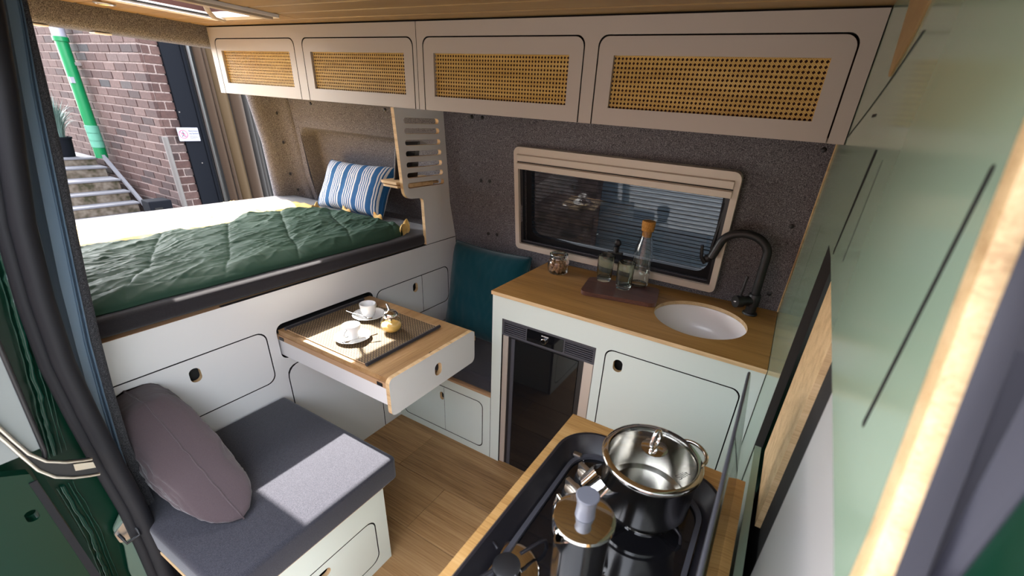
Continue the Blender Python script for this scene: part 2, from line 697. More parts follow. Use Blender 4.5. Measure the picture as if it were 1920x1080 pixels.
# ================================================================== SETTING
# ---- floor with planks along x
fl = struct(put('floor', G().box(-1.95, 1.75, -1.30, 0.52, -0.03, -0.006), 'dark'))
rows = [-1.30, -0.998, -0.758, -0.518, -0.278, -0.038, 0.20]
joints = {0: (0.25,), 1: (-0.2,), 2: (0.55,), 3: (-0.05,), 4: (-0.335,), 5: (0.4,)}
for i in range(6):
    xs = [-0.64] + list(joints.get(i, ())) + [1.10]
    for a, b in zip(xs, xs[1:]):
        put('plank', G().box(a + 0.0008, b - 0.0008, rows[i] + 0.0008, rows[i + 1] - 0.0008, -0.006, 0.0, bev=0.0012, seg=1), 'floor', fl)

# ---- ceiling of grooved oak boards with the roof hatch opening
HX0, HX1, HY0, HY1 = -1.452, -1.09, -0.66, -0.10
ce = struct(put('ceiling', G().plate([(-1.97, -1.22), (1.75, -1.22), (1.75, 0.37), (-1.97, 0.37)],
            [[(HX0, HY0), (HX1, HY0), (HX1, HY1), (HX0, HY1)]], lambda a, b, c: (a, b, CZ + 0.009 + c), 0, 0.05), 'caneback'))
y = 0.36
BW = 0.107
k = 0
while y > -1.2:
    y0 = y - BW
    segs = [(-1.96, 1.74)]
    if y0 < HY1 + 0.05 and y > HY0 - 0.05:
        segs = [(-1.96, HX0 - 0.05), (HX1 + 0.05, 1.74)]
        # the narrow bits beside the frame
        if y0 < HY1 + 0.05 < y:
            put('board', G().box(HX0 - 0.05, HX1 + 0.05, HY1 + 0.05, y - 0.001, CZ, CZ + 0.010), 'ceil', ce)
        if y0 < HY0 - 0.05 < y:
            put('board', G().box(HX0 - 0.05, HX1 + 0.05, y0 + 0.001, HY0 - 0.05, CZ, CZ + 0.010), 'ceil', ce)
    for a, b in segs:
        put('board', G().box(a, b, y0 + 0.0035, y - 0.0035, CZ, CZ + 0.010, bev=0.0040, seg=1), 'ceil', ce)
    y = y0

# ---- felt side wall (far) with window opening and the recess above the bed
WX0, WX1, WZ0, WZ1 = -0.165, 0.750, 0.968, 1.385      # opening in the wall
RX0, RX1, RZ0, RZ1 = -1.765, -0.70, 0.94, 1.392       # recess


def felt_wall():
    g = G()
    xs = sorted(set([-1.90, -1.83, RX0, -1.5, -1.2, -0.9, RX1, EX, -0.4, WX0, 0.1, 0.4, WX1, 0.9, PX + 0.01]))
    zs = sorted(set([-0.02, 0.3, 0.5, 0.65, 0.75, 0.84, 0.92, RZ0, WZ0, 1.05, 1.1, 1.2, 1.3, WZ1, RZ1, 1.47, 1.54, 1.7, 1.86]))

    def hole(x, z):
        return (WX0 < x < WX1 and WZ0 < z < WZ1) or (RX0 < x < RX1 and RZ0 < z < RZ1)
    for x0, x1 in zip(xs, xs[1:]):
        for z0, z1 in zip(zs, zs[1:]):
            if hole((x0 + x1) / 2, (z0 + z1) / 2):
                continue
            g.quad([(x0, wallY(x0, z0), z0), (x1, wallY(x1, z0), z0), (x1, wallY(x1, z1), z1), (x0, wallY(x0, z1), z1)])
    # recess: rounded funnel
    def ring(ins, dep, r):
        return [(a, wallY(-0.9, b) + dep, b) for a, b in rrect(RX0 + ins, RZ0, RX1 - ins, RZ1 - ins, (0, 0, r, r), 8)]
    g.loft([ring(0, 0, 0.001), ring(0.004, 0.0, 0.05), ring(0.010, 0.010, 0.055), ring(0.022, 0.080, 0.05), ring(0.030, 0.088, 0.045)], True, False)
    rr = ring(0.030, 0.088, 0.045)
    f = g.bm.faces.new([g.bm.verts.new(p) for p in rr])
    # reveal of the window and outer skin
    op = [(WX0, WZ0), (WX1, WZ0), (WX1, WZ1), (WX0, WZ1)]
    g.loft([[(a, wallY(a, b) + d, b) for a, b in op] for d in (0, 0.07)], True, False)
    o = put('wall_far', g, 'felt', smooth=50)
    return struct(o)


wf = felt_wall()
g = G()
for (x0, x1, z0, z1) in ((-1.95, WX0 - 0.02, -0.1, 1.9), (WX1 + 0.02, 1.75, -0.1, 1.9), (WX0 - 0.02, WX1 + 0.02, -0.1, WZ0 - 0.02), (WX0 - 0.02, WX1 + 0.02, WZ1 + 0.02, 1.9)):
    g.box(x0, x1, 0.585, 0.60, z0, z1)
put('outer_skin', g, 'vangreen', wf, label='green painted outer skin of the van side')
# black plastic rivets in the felt
RIV = [(-0.438, 1.523), (-0.38, 1.523), (-0.403, 1.24), (-0.351, 1.244), (-0.38, 0.971), (-0.326, 0.975), (1.005, 1.515),
       (0.985, 0.969), (0.985, 1.25), (-1.599, 1.518), (-1.0, 1.52)]
rv = None
for x, z in RIV:
    if rv is None:
        g = G()
        y = wallY(x, z)
        g.lathe([(0.009, 0), (0.0085, 0.003), (0.004, 0.005)], (0, 0, 0), 12)
        for v in g.bm.verts:
            v.co = Vector((x + v.co.x, y - v.co.z, z + v.co.y))
        rv = put('rivet', g, 'black', wf, smooth=40)
        rv0 = Vector((x, y, z))
    else:
        c = rv.copy()
        col.objects.link(c)
        c.location = rv.location + Vector((x, wallY(x, z), z)) - rv0

# ---- rear right pillar lined in felt, and the header over the rear doors
g = G()
rings = []
for z, yl in ((0.0, 0.318), (0.6, 0.318), (0.99, 0.312), (1.28, 0.302), (1.53, 0.266), (1.70, 0.225), (1.845, 0.18)):
    yw = interp(WP, z)
    sec = [(-1.80, yw + 0.002), (-1.825, yw - 0.018), (-1.85, yw - 0.022), (-1.878, yw - 0.05), (-1.892, yl + 0.055), (-1.90, yl + 0.02), (-1.915, yl + 0.003), (-1.94, yl), (-1.98, yl + 0.02), (-1.98, yw + 0.06), (-1.80, yw + 0.06)]
    rings.append([(a, b, z) for a, b in sec])
g.loft(rings, True, True)
pil = struct(put('trim_1', g, 'felt', smooth=60))
pl0 = None
for x, y, z in ((-1.868, 0.385, 1.45), (-1.872, 0.395, 1.287), (-1.876, 0.405, 1.10), (-1.862, 0.43, 1.0)):
    c = rv.copy()
    col.objects.link(c)
    c.parent = pil
    c.location = rv.location + wloc(wf) - wloc(pil) + Vector((x, y, z)) - rv0

g = G()
sec = [(-1.90, 1.846), (-1.897, 1.79), (-1.90, 1.765), (-1.912, 1.754), (-1.99, 1.75), (-2.0, 1.76), (-2.0, 1.90), (-1.90, 1.90)]
g.loft([[(a, yy, b) for a, b in sec] for yy in (-1.22, 0.38)], True, True)
hd = struct(put('trim_2', g, 'felt', smooth=50))
for yy in (-0.523, -0.319):
    put('header_clip', G().box(-1.975, -1.915, yy - 0.03, yy + 0.03, 1.744, 1.7505, bev=0.002), 'plastic', hd, label='white plastic clip under the felt header')

# ---- near side wall behind the sliding door (seen edge on) and rear left pillar
g = G()
rings = []
for z, yi in ((-0.02, -1.13), (0.46, -1.135), (0.9, -1.125), (1.0, -1.11), (1.3, -1.05), (1.67, -1.0), (1.86, -0.97)):
    rings.append([(-1.95, yi, z), (-0.48, yi, z), (-0.48, yi - 0.10, z), (-1.95, yi - 0.10, z)])
g.loft(rings, True, True)
struct(put('wall_near', g, 'felt'))

# ---- beam over the sliding door opening
struct(put('trim_6', G().box(-0.47, 1.04, -1.26, -1.13, 1.705, 1.90, bev=0.01), 'feltstrip'))

# ---- roof (white outer skin)
g = G()
g.plate([(-2.0, -1.3), (1.8, -1.3), (1.8, 0.62), (-2.0, 0.62)], [[(HX0 - 0.01, HY0 - 0.01), (HX1 + 0.01, HY0 - 0.01), (HX1 + 0.01, HY1 + 0.01), (HX0 - 0.01, HY1 + 0.01)]],
        lambda a, b, c: (a, b, 1.908 + c), 0, 0.012)
put('roof_skin', g, 'plastic', ce)

# ---- rear half floor and cab closure so no light leaks behind the partition
struct(put('trim_3', G().box(1.70, 1.75, -1.3, 0.6, -0.03, 1.92), 'felt'))

# ================================================================== BED FRONT
bed = thing('bed_cabinet', (EX, -0.35, 0), 'long white bed base front with oval finger-hole doors below the mattress', 'cabinet')
GAP = 0.0042
drawer = rrect(-1.08, 0.553, -0.602, 0.767, 0.035)
lower = rrect(-0.548, 0.0, -0.114, 0.587, (0, 0, 0, 0.05))
pair = rrect(-0.078, 0.557, 0.424, 0.760, 0.035)
slot = rrect(-0.560, 0.625, -0.100, 0.776, 0.03)
low_out = [(-1.12, 0.0), (0.49, 0.0), (0.50, 0.5), (0.505, 0.75), (0.498, 0.912), (-1.12, 0.906)]
# the lower door reaches the floor: notch it out of the outline
nx0, nx1 = -0.548 - GAP, -0.114 + GAP
notch = roundpoly([(nx1, 0, 0), (nx1, 0.587 + GAP, 0.004), (nx0, 0.587 + GAP, 0.05), (nx0, 0, 0)])
low_out = [(-1.12, 0.0), (nx0, 0.0)] + list(reversed(notch))[1:-1] + [(nx1, 0.0)] + low_out[1:]


def grow(p, d):
    a0, a1 = min(q[0] for q in p), max(q[0] for q in p)
    b0, b1 = min(q[1] for q in p), max(q[1] for q in p)
    ca, cb = (a0 + a1) / 2, (b0 + b1) / 2
    return [(ca + (q[0] - ca) * (1 + 2 * d / (a1 - a0)), cb + (q[1] - cb) * (1 + 2 * d / (b1 - b0))) for q in p]


put('front_panel', G().plate(low_out, [grow(drawer, GAP), grow(pair, GAP), slot], fx, 0, 0.018, 0, 1), ['white', 'dark'], bed)
put('carcass', G().box(-1.90, EX - 0.03, -1.06, 0.42, 0.0, 0.60).box(-1.90, -1.30, -1.06, 0.42, 0.60, 0.87)
    .box(-1.30, EX - 0.03, -1.06, -0.58, 0.60, 0.87).box(-1.30, EX - 0.03, -0.08, 0.42, 0.60, 0.87).box(-1.30, EX - 0.025, -0.58, -0.08, 0.79, 0.87), 'dark', bed)
put('platform_edge', G().box(-1.90, EX - 0.0005, -1.11, 0.262, 0.900, 0.9075), 'plydark', bed)


def oval_door(name, outl, holes, parent, mats=('white', 'ply'), fn=fx, hollow=None):
    d = put(name, G().plate(outl, holes, fn, 0.0, 0.016, 0, 2, 1), list(mats) + ['dark'], parent)
    return d


oval_door('drawer', drawer, [oval(-0.844, 0.706, 0.034, 0.052)], bed)
oval_door('door', lower, [], bed)
oval_door('door', rrect(-0.078, 0.557, 0.2195, 0.760, (0.035, 0, 0, 0.035)), [oval(0.171, 0.708, 0.034, 0.05)], bed)
oval_door('door', rrect(0.2225, 0.557, 0.424, 0.760, (0, 0.035, 0.035, 0)), [], bed)
# slotted upright between bed and locker
up_out = roundpoly([(0.2685, 0.914, 0), (0.498, 0.916, 0), (0.46, 1.1, 0), (0.437, 1.40, 0), (0.427, 1.54, 0), (0.113, 1.54, 0), (0.140, 1.158, 0.045), (0.262, 1.150, 0.022)])
slots = []
for zc, a1 in ((1.491, 0.390), (1.449, 0.393), (1.401, 0.398), (1.354, 0.402), (1.306, 0.406), (1.260, 0.410), (1.215, 0.416)):
    slots.append(oval(0.166 + (a1 - 0.166) / 2, zc, a1 - 0.166, 0.024))
put('slotted_panel', G().plate(up_out, slots, fx, 0, 0.018, 0, 1), ['white', 'ply'], bed)

# small oak bracket shelf pushed through the lowest slot, dark tablet leaning on it
sh = thing('bracket_shelf', (-0.66, 0.2, 1.21), 'small plywood bracket shelf pegged through the lowest slot of the panel', 'shelf')
put('shelf_board', G().plate(rrect(-0.735, 0.115, -0.626, 0.40, (0.02, 0, 0, 0.02)), [], lambda a, b, c: (a, b, 1.232 - c), 0, 0.011, 0, 0), 'ply', sh)
put('shelf_board', G().plate(rrect(-0.728, 0.12, -0.626, 0.40, (0.02, 0, 0, 0.02)), [], lambda a, b, c: (a, b, 1.216 - c), 0, 0.010, 0, 0), 'ply', sh)
put('peg', G().box(-0.627, EX + 0.002, 0.178, 0.335, 1.206, 1.226, bev=0.004), 'ply', sh)
tb = G().box(-0.004, 0.004, 0.0, 0.15, 0.0, 0.17, bev=0.002)
for v in tb.bm.verts:
    v.co = Matrix.Rotation(R(10), 3, 'Y') @ v.co + Vector((-0.69, 0.165, 1.233))
tag(put('tablet', tb, 'tablet'), 'thin dark tablet leaning on the small bracket shelf behind the slotted panel', 'tablet')

# ================================================================== MATTRESS AND BEDDING
mo = put('mattress', G().box(-1.945, -0.617, -1.115, 0.425, 0.9085, 0.966, bev=0.020, seg=5), 'mattress', smooth=50)
tag(mo, 'thin charcoal mattress on the white bed base under the quilt', 'mattress')


def bagz(x, y):
    """height of the quilt: padded chambers between stitched seams plus creases"""
    p = Vector((x, y, 0.0))
    wob = 0.03 * noise.noise(p * 3.1) + 0.015 * noise.noise(p * 7.3 + Vector((5, 2, 0)))
    s1 = ((y + 0.55 * (x + 0.9) + wob) / 0.26)
    s2 = ((x - 0.12 * y + wob * 1.4 + 0.60) / 0.31)
    c1 = abs(math.sin(PI * s1)) ** 0.24
    c2 = abs(math.sin(PI * s2)) ** 0.30
    h = 0.015 * min(c1, 0.30 + 0.70 * c2)
    q = Vector((x + 0.45 * y, y - 0.45 * x, 1.7))
    r1 = 1 - abs(noise.noise(Vector((q.x * 9, q.y * 3.5, 1.7))))
    r2 = 1 - abs(noise.noise(Vector((q.x * 26, q.y * 7, 3.3))))
    r3 = 1 - abs(noise.noise(Vector((q.x * 8 + 4, q.y * 30, 9.3))))
    r4 = 1 - abs(noise.noise(Vector((x * 30 + 6 * noise.noise(p * 4), y * 6, 5.1))))
    h += 0.009 * r1 ** 4 + 0.0034 * r2 ** 5 + 0.0020 * r3 ** 6 - 0.003 * r4 ** 7
    h += 0.010 * noise.noise(p * 2.3)
    return h


def bag_front(y):
    return interp([(-1.12, -0.652), (-0.85, -0.656), (-0.2, -0.656), (0.05, -0.655), (0.17, -0.668), (0.225, -0.72), (0.265, -0.86)], y) + 0.005 * noise.noise(Vector((y * 9, 0, 0)))


def bag_back(y):
    return interp([(-1.16, -1.30), (-0.79, -1.31), (-0.65, -1.30), (-0.52, -1.36), (-0.44, -1.29), (-0.28, -1.34), (-0.18, -1.45), (-0.1, -1.43), (0.05, -1.41), (0.16, -1.36), (0.225, -1.20), (0.265, -0.88)], y) + 0.015 * noise.noise(Vector((y * 9, 3, 0)))


g = G()
NU, NV = 300, 190


def bagpt(u, v):
    y = -1.05 + u * 1.315
    a, b = bag_front(y), bag_back(y)
    x = a + (b - a) * v
    d = min(v, 1 - v) * abs(b - a)
    dy = min((1 - u) * 1.315, 9)
    edge = min(1.0, d / 0.06) ** 0.5 * min(1.0, dy / 0.07 + 0.08) ** 0.5
    z = 0.969 + edge * max(0.002, 0.026 + bagz(x, y))
    return (x, y, z)


top = g.grid(bagpt, NU, NV)
bt = g.grid(lambda u, v: (bagpt(u, v)[0], bagpt(u, v)[1], 0.9668), 40, 24)
quilt = thing('quilt', (-1.0, -0.4, 0.986), 'rumpled dark green quilt with an orange lining spread over the bed', 'quilt')
put('quilt_top', g, 'bag', quilt, smooth=180)

# lining folded out behind and orange corners at the right end
g = G()


def linpt(u, v):
    y = -1.05 + u * 1.315
    a = bag_back(y) + 0.10
    b = interp([(-1.12, -1.71), (-0.72, -1.71), (-0.4, -1.77), (0.02, -1.85), (0.15, -1.80), (0.26, -1.58)], y) + 0.02 * noise.noise(Vector((y * 7, 1, 0)))
    x = a + (b - a) * v
    p = Vector((x, y, 4.0))
    d = min(v, 1 - v) * abs(b - a)
    e = min(1, d / 0.05) ** 0.5 * min(1, (1 - u) * 1.315 / 0.05 + 0.05)
    z = 0.969 + e * (0.018 + 0.012 * noise.noise(p * 9) + 0.010 * (1 - abs(noise.noise(p * 14))) ** 3)
    return (x, y, z)


g.grid(linpt, 110, 40)
g.grid(lambda u, v: (linpt(u, v)[0], linpt(u, v)[1], 0.9668), 20, 4)
put('quilt_lining', g, 'lining', quilt, smooth=180, label='orange lining of the quilt, uneven sunlight painted into its colour')
for (px, py, ln, ang, wd) in ((-0.715, 0.232, 0.17, 2.2, 0.04), (-0.95, 0.272, 0.09, 2.9, 0.022), (-1.17, 0.250, 0.12, 2.8, 0.03), (-1.36, 0.19, 0.14, 2.3, 0.03)):
    g = G()

    def tip(u, v, px=px, py=py, ln=ln, ang=ang, wd=wd):
        t = (u - 0.5) * ln
        s_ = (v - 0.5) * wd * (1 - (2 * u - 1) ** 4 * 0.7)
        x = px + t * math.cos(ang) - s_ * math.sin(ang)
        yy = py + t * math.sin(ang) + s_ * math.cos(ang)
        z = 0.986 + 0.028 * math.sin(PI * v) + 0.006 * math.sin(u * 9)
        return (x, yy, z)
    g.grid(tip, 16, 8)
    g.grid(lambda u, v: Vector(tip(u, v)) - Vector((0, 0, 0.016)), 16, 8)
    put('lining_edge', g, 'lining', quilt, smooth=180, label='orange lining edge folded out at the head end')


# ---- pillows
def pillow(name, w_, h_, t, mtx, material, label, sag=0.0, wr=0.004, seed=0, n=44, parent=None, pinch=0.10, expo=0.42, xmin=None):
    """stuffed cushion: two puffed sheets meeting in a seam"""
    bm = bmesh.new()
    uvl = bm.loops.layers.uv.new('UVMap')
    sheets = []
    for sgn in (1, -1):
        vs = []
        for i in range(n + 1):
            row = []
            for j in range(n + 1):
                u, v = i / n * 2 - 1, j / n * 2 - 1
                x = u * (1 - pinch * (1 - v * v) * u * u * 0.9) * w_ / 2
                y = v * (1 - pinch * (1 - u * u) * v * v * 0.9) * h_ / 2
                th = t / 2 * max(0.0, (1 - u ** 4) * (1 - v ** 4)) ** expo
                p = Vector((u * 2 + seed, v * 2, sgn * 3 + seed))
                e = max(abs(u), abs(v))
                z = sgn * th + wr * th / t * 6 * noise.noise(p * 1.6)
                z += sgn * wr * 2.2 * (1 - abs(noise.noise(Vector((p.x * 3, p.y * 1.3, p.z))))) ** 5 * th / t * 2
                z += wr * noise.noise(Vector((u * 7 + seed, v * 7, 0))) * (e ** 3)
                q_ = mtx @ Vector((x, y, z + sag * (u * u)))
                if xmin is not None:
                    q_.x = max(q_.x, xmin)
                    q_.z = max(q_.z, 0.4765)
                row.append(bm.verts.new(q_))
            vs.append(row)
        for i in range(n):
            for j in range(n):
                q = [vs[i][j], vs[i + 1][j], vs[i + 1][j + 1], vs[i][j + 1]]
                if sgn < 0:
                    q.reverse()
                f = bm.faces.new(q)
                idx = [(i, j), (i + 1, j), (i + 1, j + 1), (i, j + 1)]
                if sgn < 0:
                    idx.reverse()
                for lp, (a, b) in zip(f.loops, idx):
                    lp[uvl].uv = (a / n, b / n)
    g_ = G()
    g_.bm.free()
    g_.bm = bm
    root = thing(name, mtx.translation, *label) if parent is None else parent
    body = put('pillow_cover', g_, material, root, smooth=180)
    # piped seam all round
    pts = []
    m_ = 20
    for (u0, v0, u1, v1) in ((-1, -1, 1, -1), (1, -1, 1, 1), (1, 1, -1, 1), (-1, 1, -1, -1)):
        for k in range(m_):
            u = u0 + (u1 - u0) * k / m_
            v = v0 + (v1 - v0) * k / m_
            x = u * (1 - pinch * (1 - v * v) * u * u * 0.9) * w_ / 2
            y = v * (1 - pinch * (1 - u * u) * v * v * 0.9) * h_ / 2
            e = max(abs(u), abs(v))
            z = wr * noise.noise(Vector((u * 7 + seed, v * 7, 0))) * (e ** 3) + sag * u * u
            q_ = mtx @ Vector((x, y, z))
            if xmin is not None:
                q_.x = max(q_.x, xmin)
                q_.z = max(q_.z, 0.4785)
            pts.append(q_)
    put('seam', G().tube(pts, 0.0022, 6, closed=True), material, root, smooth=180)
    return root


def frame(o, ux_, uy_):
    """matrix with local x along ux_, y along uy_, origin o"""
    a = Vector(ux_).normalized()
    n_ = a.cross(Vector(uy_)).normalized()
    b = n_.cross(a)
    m_ = Matrix((a, b, n_)).transposed().to_4x4()
    m_.translation = Vector(o)
    return m_


# striped pillow leaning back against the recess
pillow('striped_pillow', 0.56, 0.30, 0.13, frame((-1.265, 0.400, 1.092), (1, -0.03, 0.03), (0.10, 0.52, 1.0)), 'stripe',
       ('blue and white striped pillow leaning in the felt recess on the bed', 'pillow'), wr=0.0013, seed=2, n=60)
# teal cushion in the corner on the far bench
pillow('teal_cushion', 0.47, 0.50, 0.15, frame((-0.305, 0.375, 0.675), (1, 0.0, 0.0), (0.06, 0.22, 1.0)), 'teal',
       ('large teal cushion standing in the corner on the far bench', 'cushion'), wr=0.0018, seed=5, pinch=0.05)
# mauve cushion on the near seat
mm_ = Matrix((Vector((1.0, 0.03, 0.0)), Vector((-0.80, -0.04, 0.62)), Vector((-0.05, -0.98, -0.14)))).transposed().to_4x4()
mm_.translation = Vector((-0.425, -1.012, 0.615))
pillow('mauve_cushion', 0.22, 0.43, 0.17, mm_, 'mauve',
       ('greyish mauve cushion slumped on the near seat beside the door pillar', 'cushion'), wr=0.003, seed=9, pinch=0.05, xmin=EX + 0.004, expo=0.36)

# ================================================================== TABLE
tab = thing('pull_out_table', (-0.30, -0.35, 0.645), 'pull-out oak table with white sides sliding from the bed base', 'table')
put('slot_shade_block', G().box(-0.80, EX - 0.002, -0.55, -0.12, 0.65, 0.752), 'dark', tab)  # near-black block inside the slot paints its shade
put('table_top', G().box(EX + 0.001, -0.003, -0.553, -0.118, 0.737, 0.757, bev=0.001, seg=1), 'oaky', tab)
put('guide_strip', G().box(-0.80, -0.003, -0.556, -0.115, 0.716, 0.7365), 'plydark', tab, label='dark brown guide rail under the oak top')
for yy in (-0.552, -0.131):
    put('side_rail', G().box(-0.80, -0.003, yy, yy + 0.012, 0.645, 0.716, bev=0.001, seg=1), 'white', tab)
fxt = lambda a, b, c: (0.014 - c, a, b)
put('table_front', G().plate(rrect(-0.582, 0.638, -0.143, 0.781, 0.02), [oval(-0.356, 0.708, 0.036, 0.05)], fxt, 0, 0.016, 0, 1), ['white', 'ply'], tab, label='white front panel with an oval finger hole')
put('groove', G().box(-0.0965, -0.0945, -0.50, -0.17, 0.7567, 0.7573).box(-0.12, -0.0945, -0.50, -0.4985, 0.7567, 0.7573), 'plydark', tab)
g = G()
g.lathe([(0.016, 0), (0.016, 0.0006)], (-0.018, -0.345, 0.757), 20)
put('finger_notch', g, 'dark', tab)
for x in (-0.585, -0.06):
    put('roller_clip', G().box(x - 0.012, x + 0.012, -0.5585, -0.555, 0.719, 0.732), 'black', tab)

pm = thing('placemat', (-0.345, -0.355, 0.757), 'brown woven grass placemat with dark rod edges on the table', 'placemat')
g = G()
g.plate([(-0.572, -0.537), (-0.140, -0.537), (-0.140, -0.177), (-0.572, -0.177)], [], lambda a, b, c: (a, b, 0.7595 - c), 0, 0.0024)
put('woven_sheet', g, 'mat', pm)
for x in (-0.137, -0.577):
    put('end_rod', G().tube([(x, -0.540, 0.7637), (x, -0.174, 0.7637)], 0.0065, 10), 'mattress', pm, smooth=60, label='dark cloth-wrapped rod')
for yy in (-0.537, -0.177):
    put('edge_cord', G().tube([(-0.572, yy, 0.7612), (-0.140, yy, 0.7612)], 0.0016, 6), 'plydark', pm)

# ---- espresso cups, saucers, spoons
cupn = 0


def espresso(cx, cy, ha, sp_a, sp_off, labels):
    z = 0.7597
    s_ = thing('saucer', (cx, cy, z), labels[0], 'saucer')
    g_ = G()
    g_.lathe([(0.0, 0.004), (0.030, 0.004), (0.032, 0.0), (0.036, 0.0), (0.050, 0.007), (0.0635, 0.0125), (0.0645, 0.0140), (0.0625, 0.0148), (0.048, 0.0095), (0.034, 0.0062), (0.024, 0.006), (0.0, 0.006)], (cx, cy, z), 40, caps=False)
    put('saucer_dish', g_, 'ceramic', s_, smooth=50)
    c_ = thing('espresso_cup', (cx, cy, z + 0.0065), labels[1], 'cup')
    g_ = G()
    zc = z + 0.0066
    g_.lathe([(0.0, 0.002), (0.018, 0.002), (0.019, 0.0), (0.021, 0.0), (0.022, 0.004), (0.027, 0.014), (0.0305, 0.030), (0.0325, 0.052), (0.0318, 0.0535), (0.0295, 0.051), (0.0275, 0.030), (0.023, 0.014), (0.012, 0.009), (0.0, 0.0085)], (cx, cy, zc), 36, caps=False)
    put('cup_body', g_, 'ceramic', c_, smooth=50)
    d = Vector((math.cos(ha), math.sin(ha), 0))
    pts = []
    for k in range(13):
        t = -0.5 * PI + PI * k / 12
        pts.append(Vector((cx, cy, zc + 0.030)) + d * (0.0275 + 0.020 * math.cos(t)) + Vector((0, 0, 0.0145 * math.sin(t))))
    put('cup_handle', G().tube(pts, 0.0034, 8), 'ceramic', c_, smooth=60)
    # spoon resting on the saucer
    p_ = thing('teaspoon', (cx, cy, z + 0.012), labels[2], 'spoon')
    sd = Vector((math.cos(sp_a), math.sin(sp_a), 0))
    sn = Vector((-sd.y, sd.x, 0))
    o = Vector((cx, cy, z + 0.0165)) + sn * sp_off
    pts = [o + sd * a + Vector((0, 0, b)) for a, b in ((-0.018, 0.0), (0.015, 0.003), (0.05, 0.0025), (0.082, 0.006))]
    put('spoon_stem', G().tube(pts, [0.0016, 0.0017, 0.0024, 0.0042], 8, flat=0.45), 'chrome', p_, smooth=60)
    g_ = G()
    mm = Matrix.Rotation(sp_a, 3, 'Z')
    g_.sphere(o + sd * -0.030 + Vector((0, 0, -0.0005)), 0.015, 14, 8, sc=(1.0, 0.66, 0.22), mtx=mm)
    put('spoon_bowl', g_, 'chrome', p_, smooth=60)


espresso(-0.325, -0.440, R(-72), R(62), -0.042, ('white saucer under the sunlit cup at the near edge of the placemat',
         'white espresso cup in the sunlight with its handle facing the viewer', 'steel teaspoon on the saucer of the sunlit cup'))
espresso(-0.428, -0.275, R(100), R(190), 0.034, ('white saucer in the shade beside the sugar dispenser',
         'white espresso cup in the shade behind the sugar dispenser', 'steel teaspoon on the shaded saucer, its tip over the placemat'))

# ---- sugar dispenser
sd = thing('sugar_dispenser', (-0.255, -0.315, 0.76), 'round glass sugar dispenser with chrome spout half full of brown sugar', 'dispenser')
cx, cy, cz = -0.255, -0.315, 0.7597
g = G()
out = [(0.0, 0.001), (0.018, 0.0), (0.027, 0.004), (0.037, 0.015), (0.0415, 0.030), (0.040, 0.045), (0.033, 0.059), (0.024, 0.067), (0.023, 0.072)]
inn = [(r - 0.0022 if r > 0.004 else 0, z + (0.003 if z < 0.02 else 0)) for r, z in out]
g.lathe(out + list(reversed(inn)), (cx, cy, cz), 36, caps=False)
put('glass_globe', g, 'thinglass', sd, smooth=60)
g = G()
g.lathe([(0.0, 0.005), (0.018, 0.005), (0.026, 0.009), (0.0335, 0.018), (0.037, 0.030), (0.036, 0.034), (0.028, 0.039), (0.016, 0.037), (0.0, 0.041)], (cx, cy, cz), 28, caps=False)
for v in g.bm.verts:
    v.co.z += 0.004 * noise.noise(v.co * 90) if v.co.z > cz + 0.028 else 0
put('sugar', g, 'sugar', sd, smooth=60)['kind'] = 'stuff'
g = G()
g.lathe([(0.0, 0.066), (0.0275, 0.066), (0.0285, 0.069), (0.0275, 0.080), (0.021, 0.088), (0.010, 0.092), (0.0, 0.093)], (cx, cy, cz), 32, caps=False)
put('chrome_cap', g, 'chrome', sd, smooth=50)
put('spout', G().tube([(cx - 0.004, cy, cz + 0.088), (cx - 0.010, cy + 0.002, cz + 0.100), (cx - 0.020, cy + 0.004, cz + 0.112)], [0.0062, 0.0055, 0.0050], 12), 'chrome', sd, smooth=60)
put('dosing_tube', G().tube([(cx, cy, cz + 0.012), (cx, cy, cz + 0.068)], 0.0055, 12), 'chrome', sd, smooth=60)

# ================================================================== NEAR SEAT
seat = thing('near_seat_box', (-0.30, -0.85, 0), 'low sage seat box near the door under a charcoal seat cushion', 'bench')
fxs = lambda a, b, c: (-0.004 - c, a, b)
sdoor = rrect(-1.10, 0.048, -0.694, 0.255, 0.035)
put('side_panel', G().plate([(-1.14, 0), (-0.640, 0), (-0.640, 0.362), (-1.14, 0.362)], [grow(sdoor, GAP)], fxs, 0, 0.016, 0, 1), ['sage', 'dark'], seat)
put('door', G().plate(sdoor, [oval(-0.897, 0.212, 0.05, 0.032)], fxs, 0, 0.015, 0, 2, 1), ['sage', 'ply', 'dark'], seat)
put('end_panel', G().box(EX + 0.001, -0.0205, -0.656, -0.640, 0, 0.362), 'sage', seat)
put('carcass', G().box(EX + 0.001, -0.04, -1.12, -0.66, 0.0, 0.35), 'dark', seat)
put('seat_board', G().box(EX + 0.001, 0.0, -1.15, -0.632, 0.362, 0.3735, bev=0.001, seg=1), 'ply', seat)


def cushion_slab(x0, x1, y0, y1, z0, z1, r=0.014):
    g_ = G().box(x0, x1, y0, y1, z0, z1, bev=r, seg=4)
    return g_


sc = thing('seat_cushion', (-0.30, -0.87, 0.374), 'charcoal seat cushion with a bright sun patch on the near seat', 'cushion')
put('cushion_cover', cushion_slab(EX + 0.002, 0.016, -1.150, -0.586, 0.374, 0.475, 0.016), 'cushion', sc, smooth=50)
pts = [(EX + 0.012, -1.136, 0.4755), (0.004, -1.136, 0.4755), (0.004, -0.598, 0.4755), (EX + 0.012, -0.598, 0.4755)]

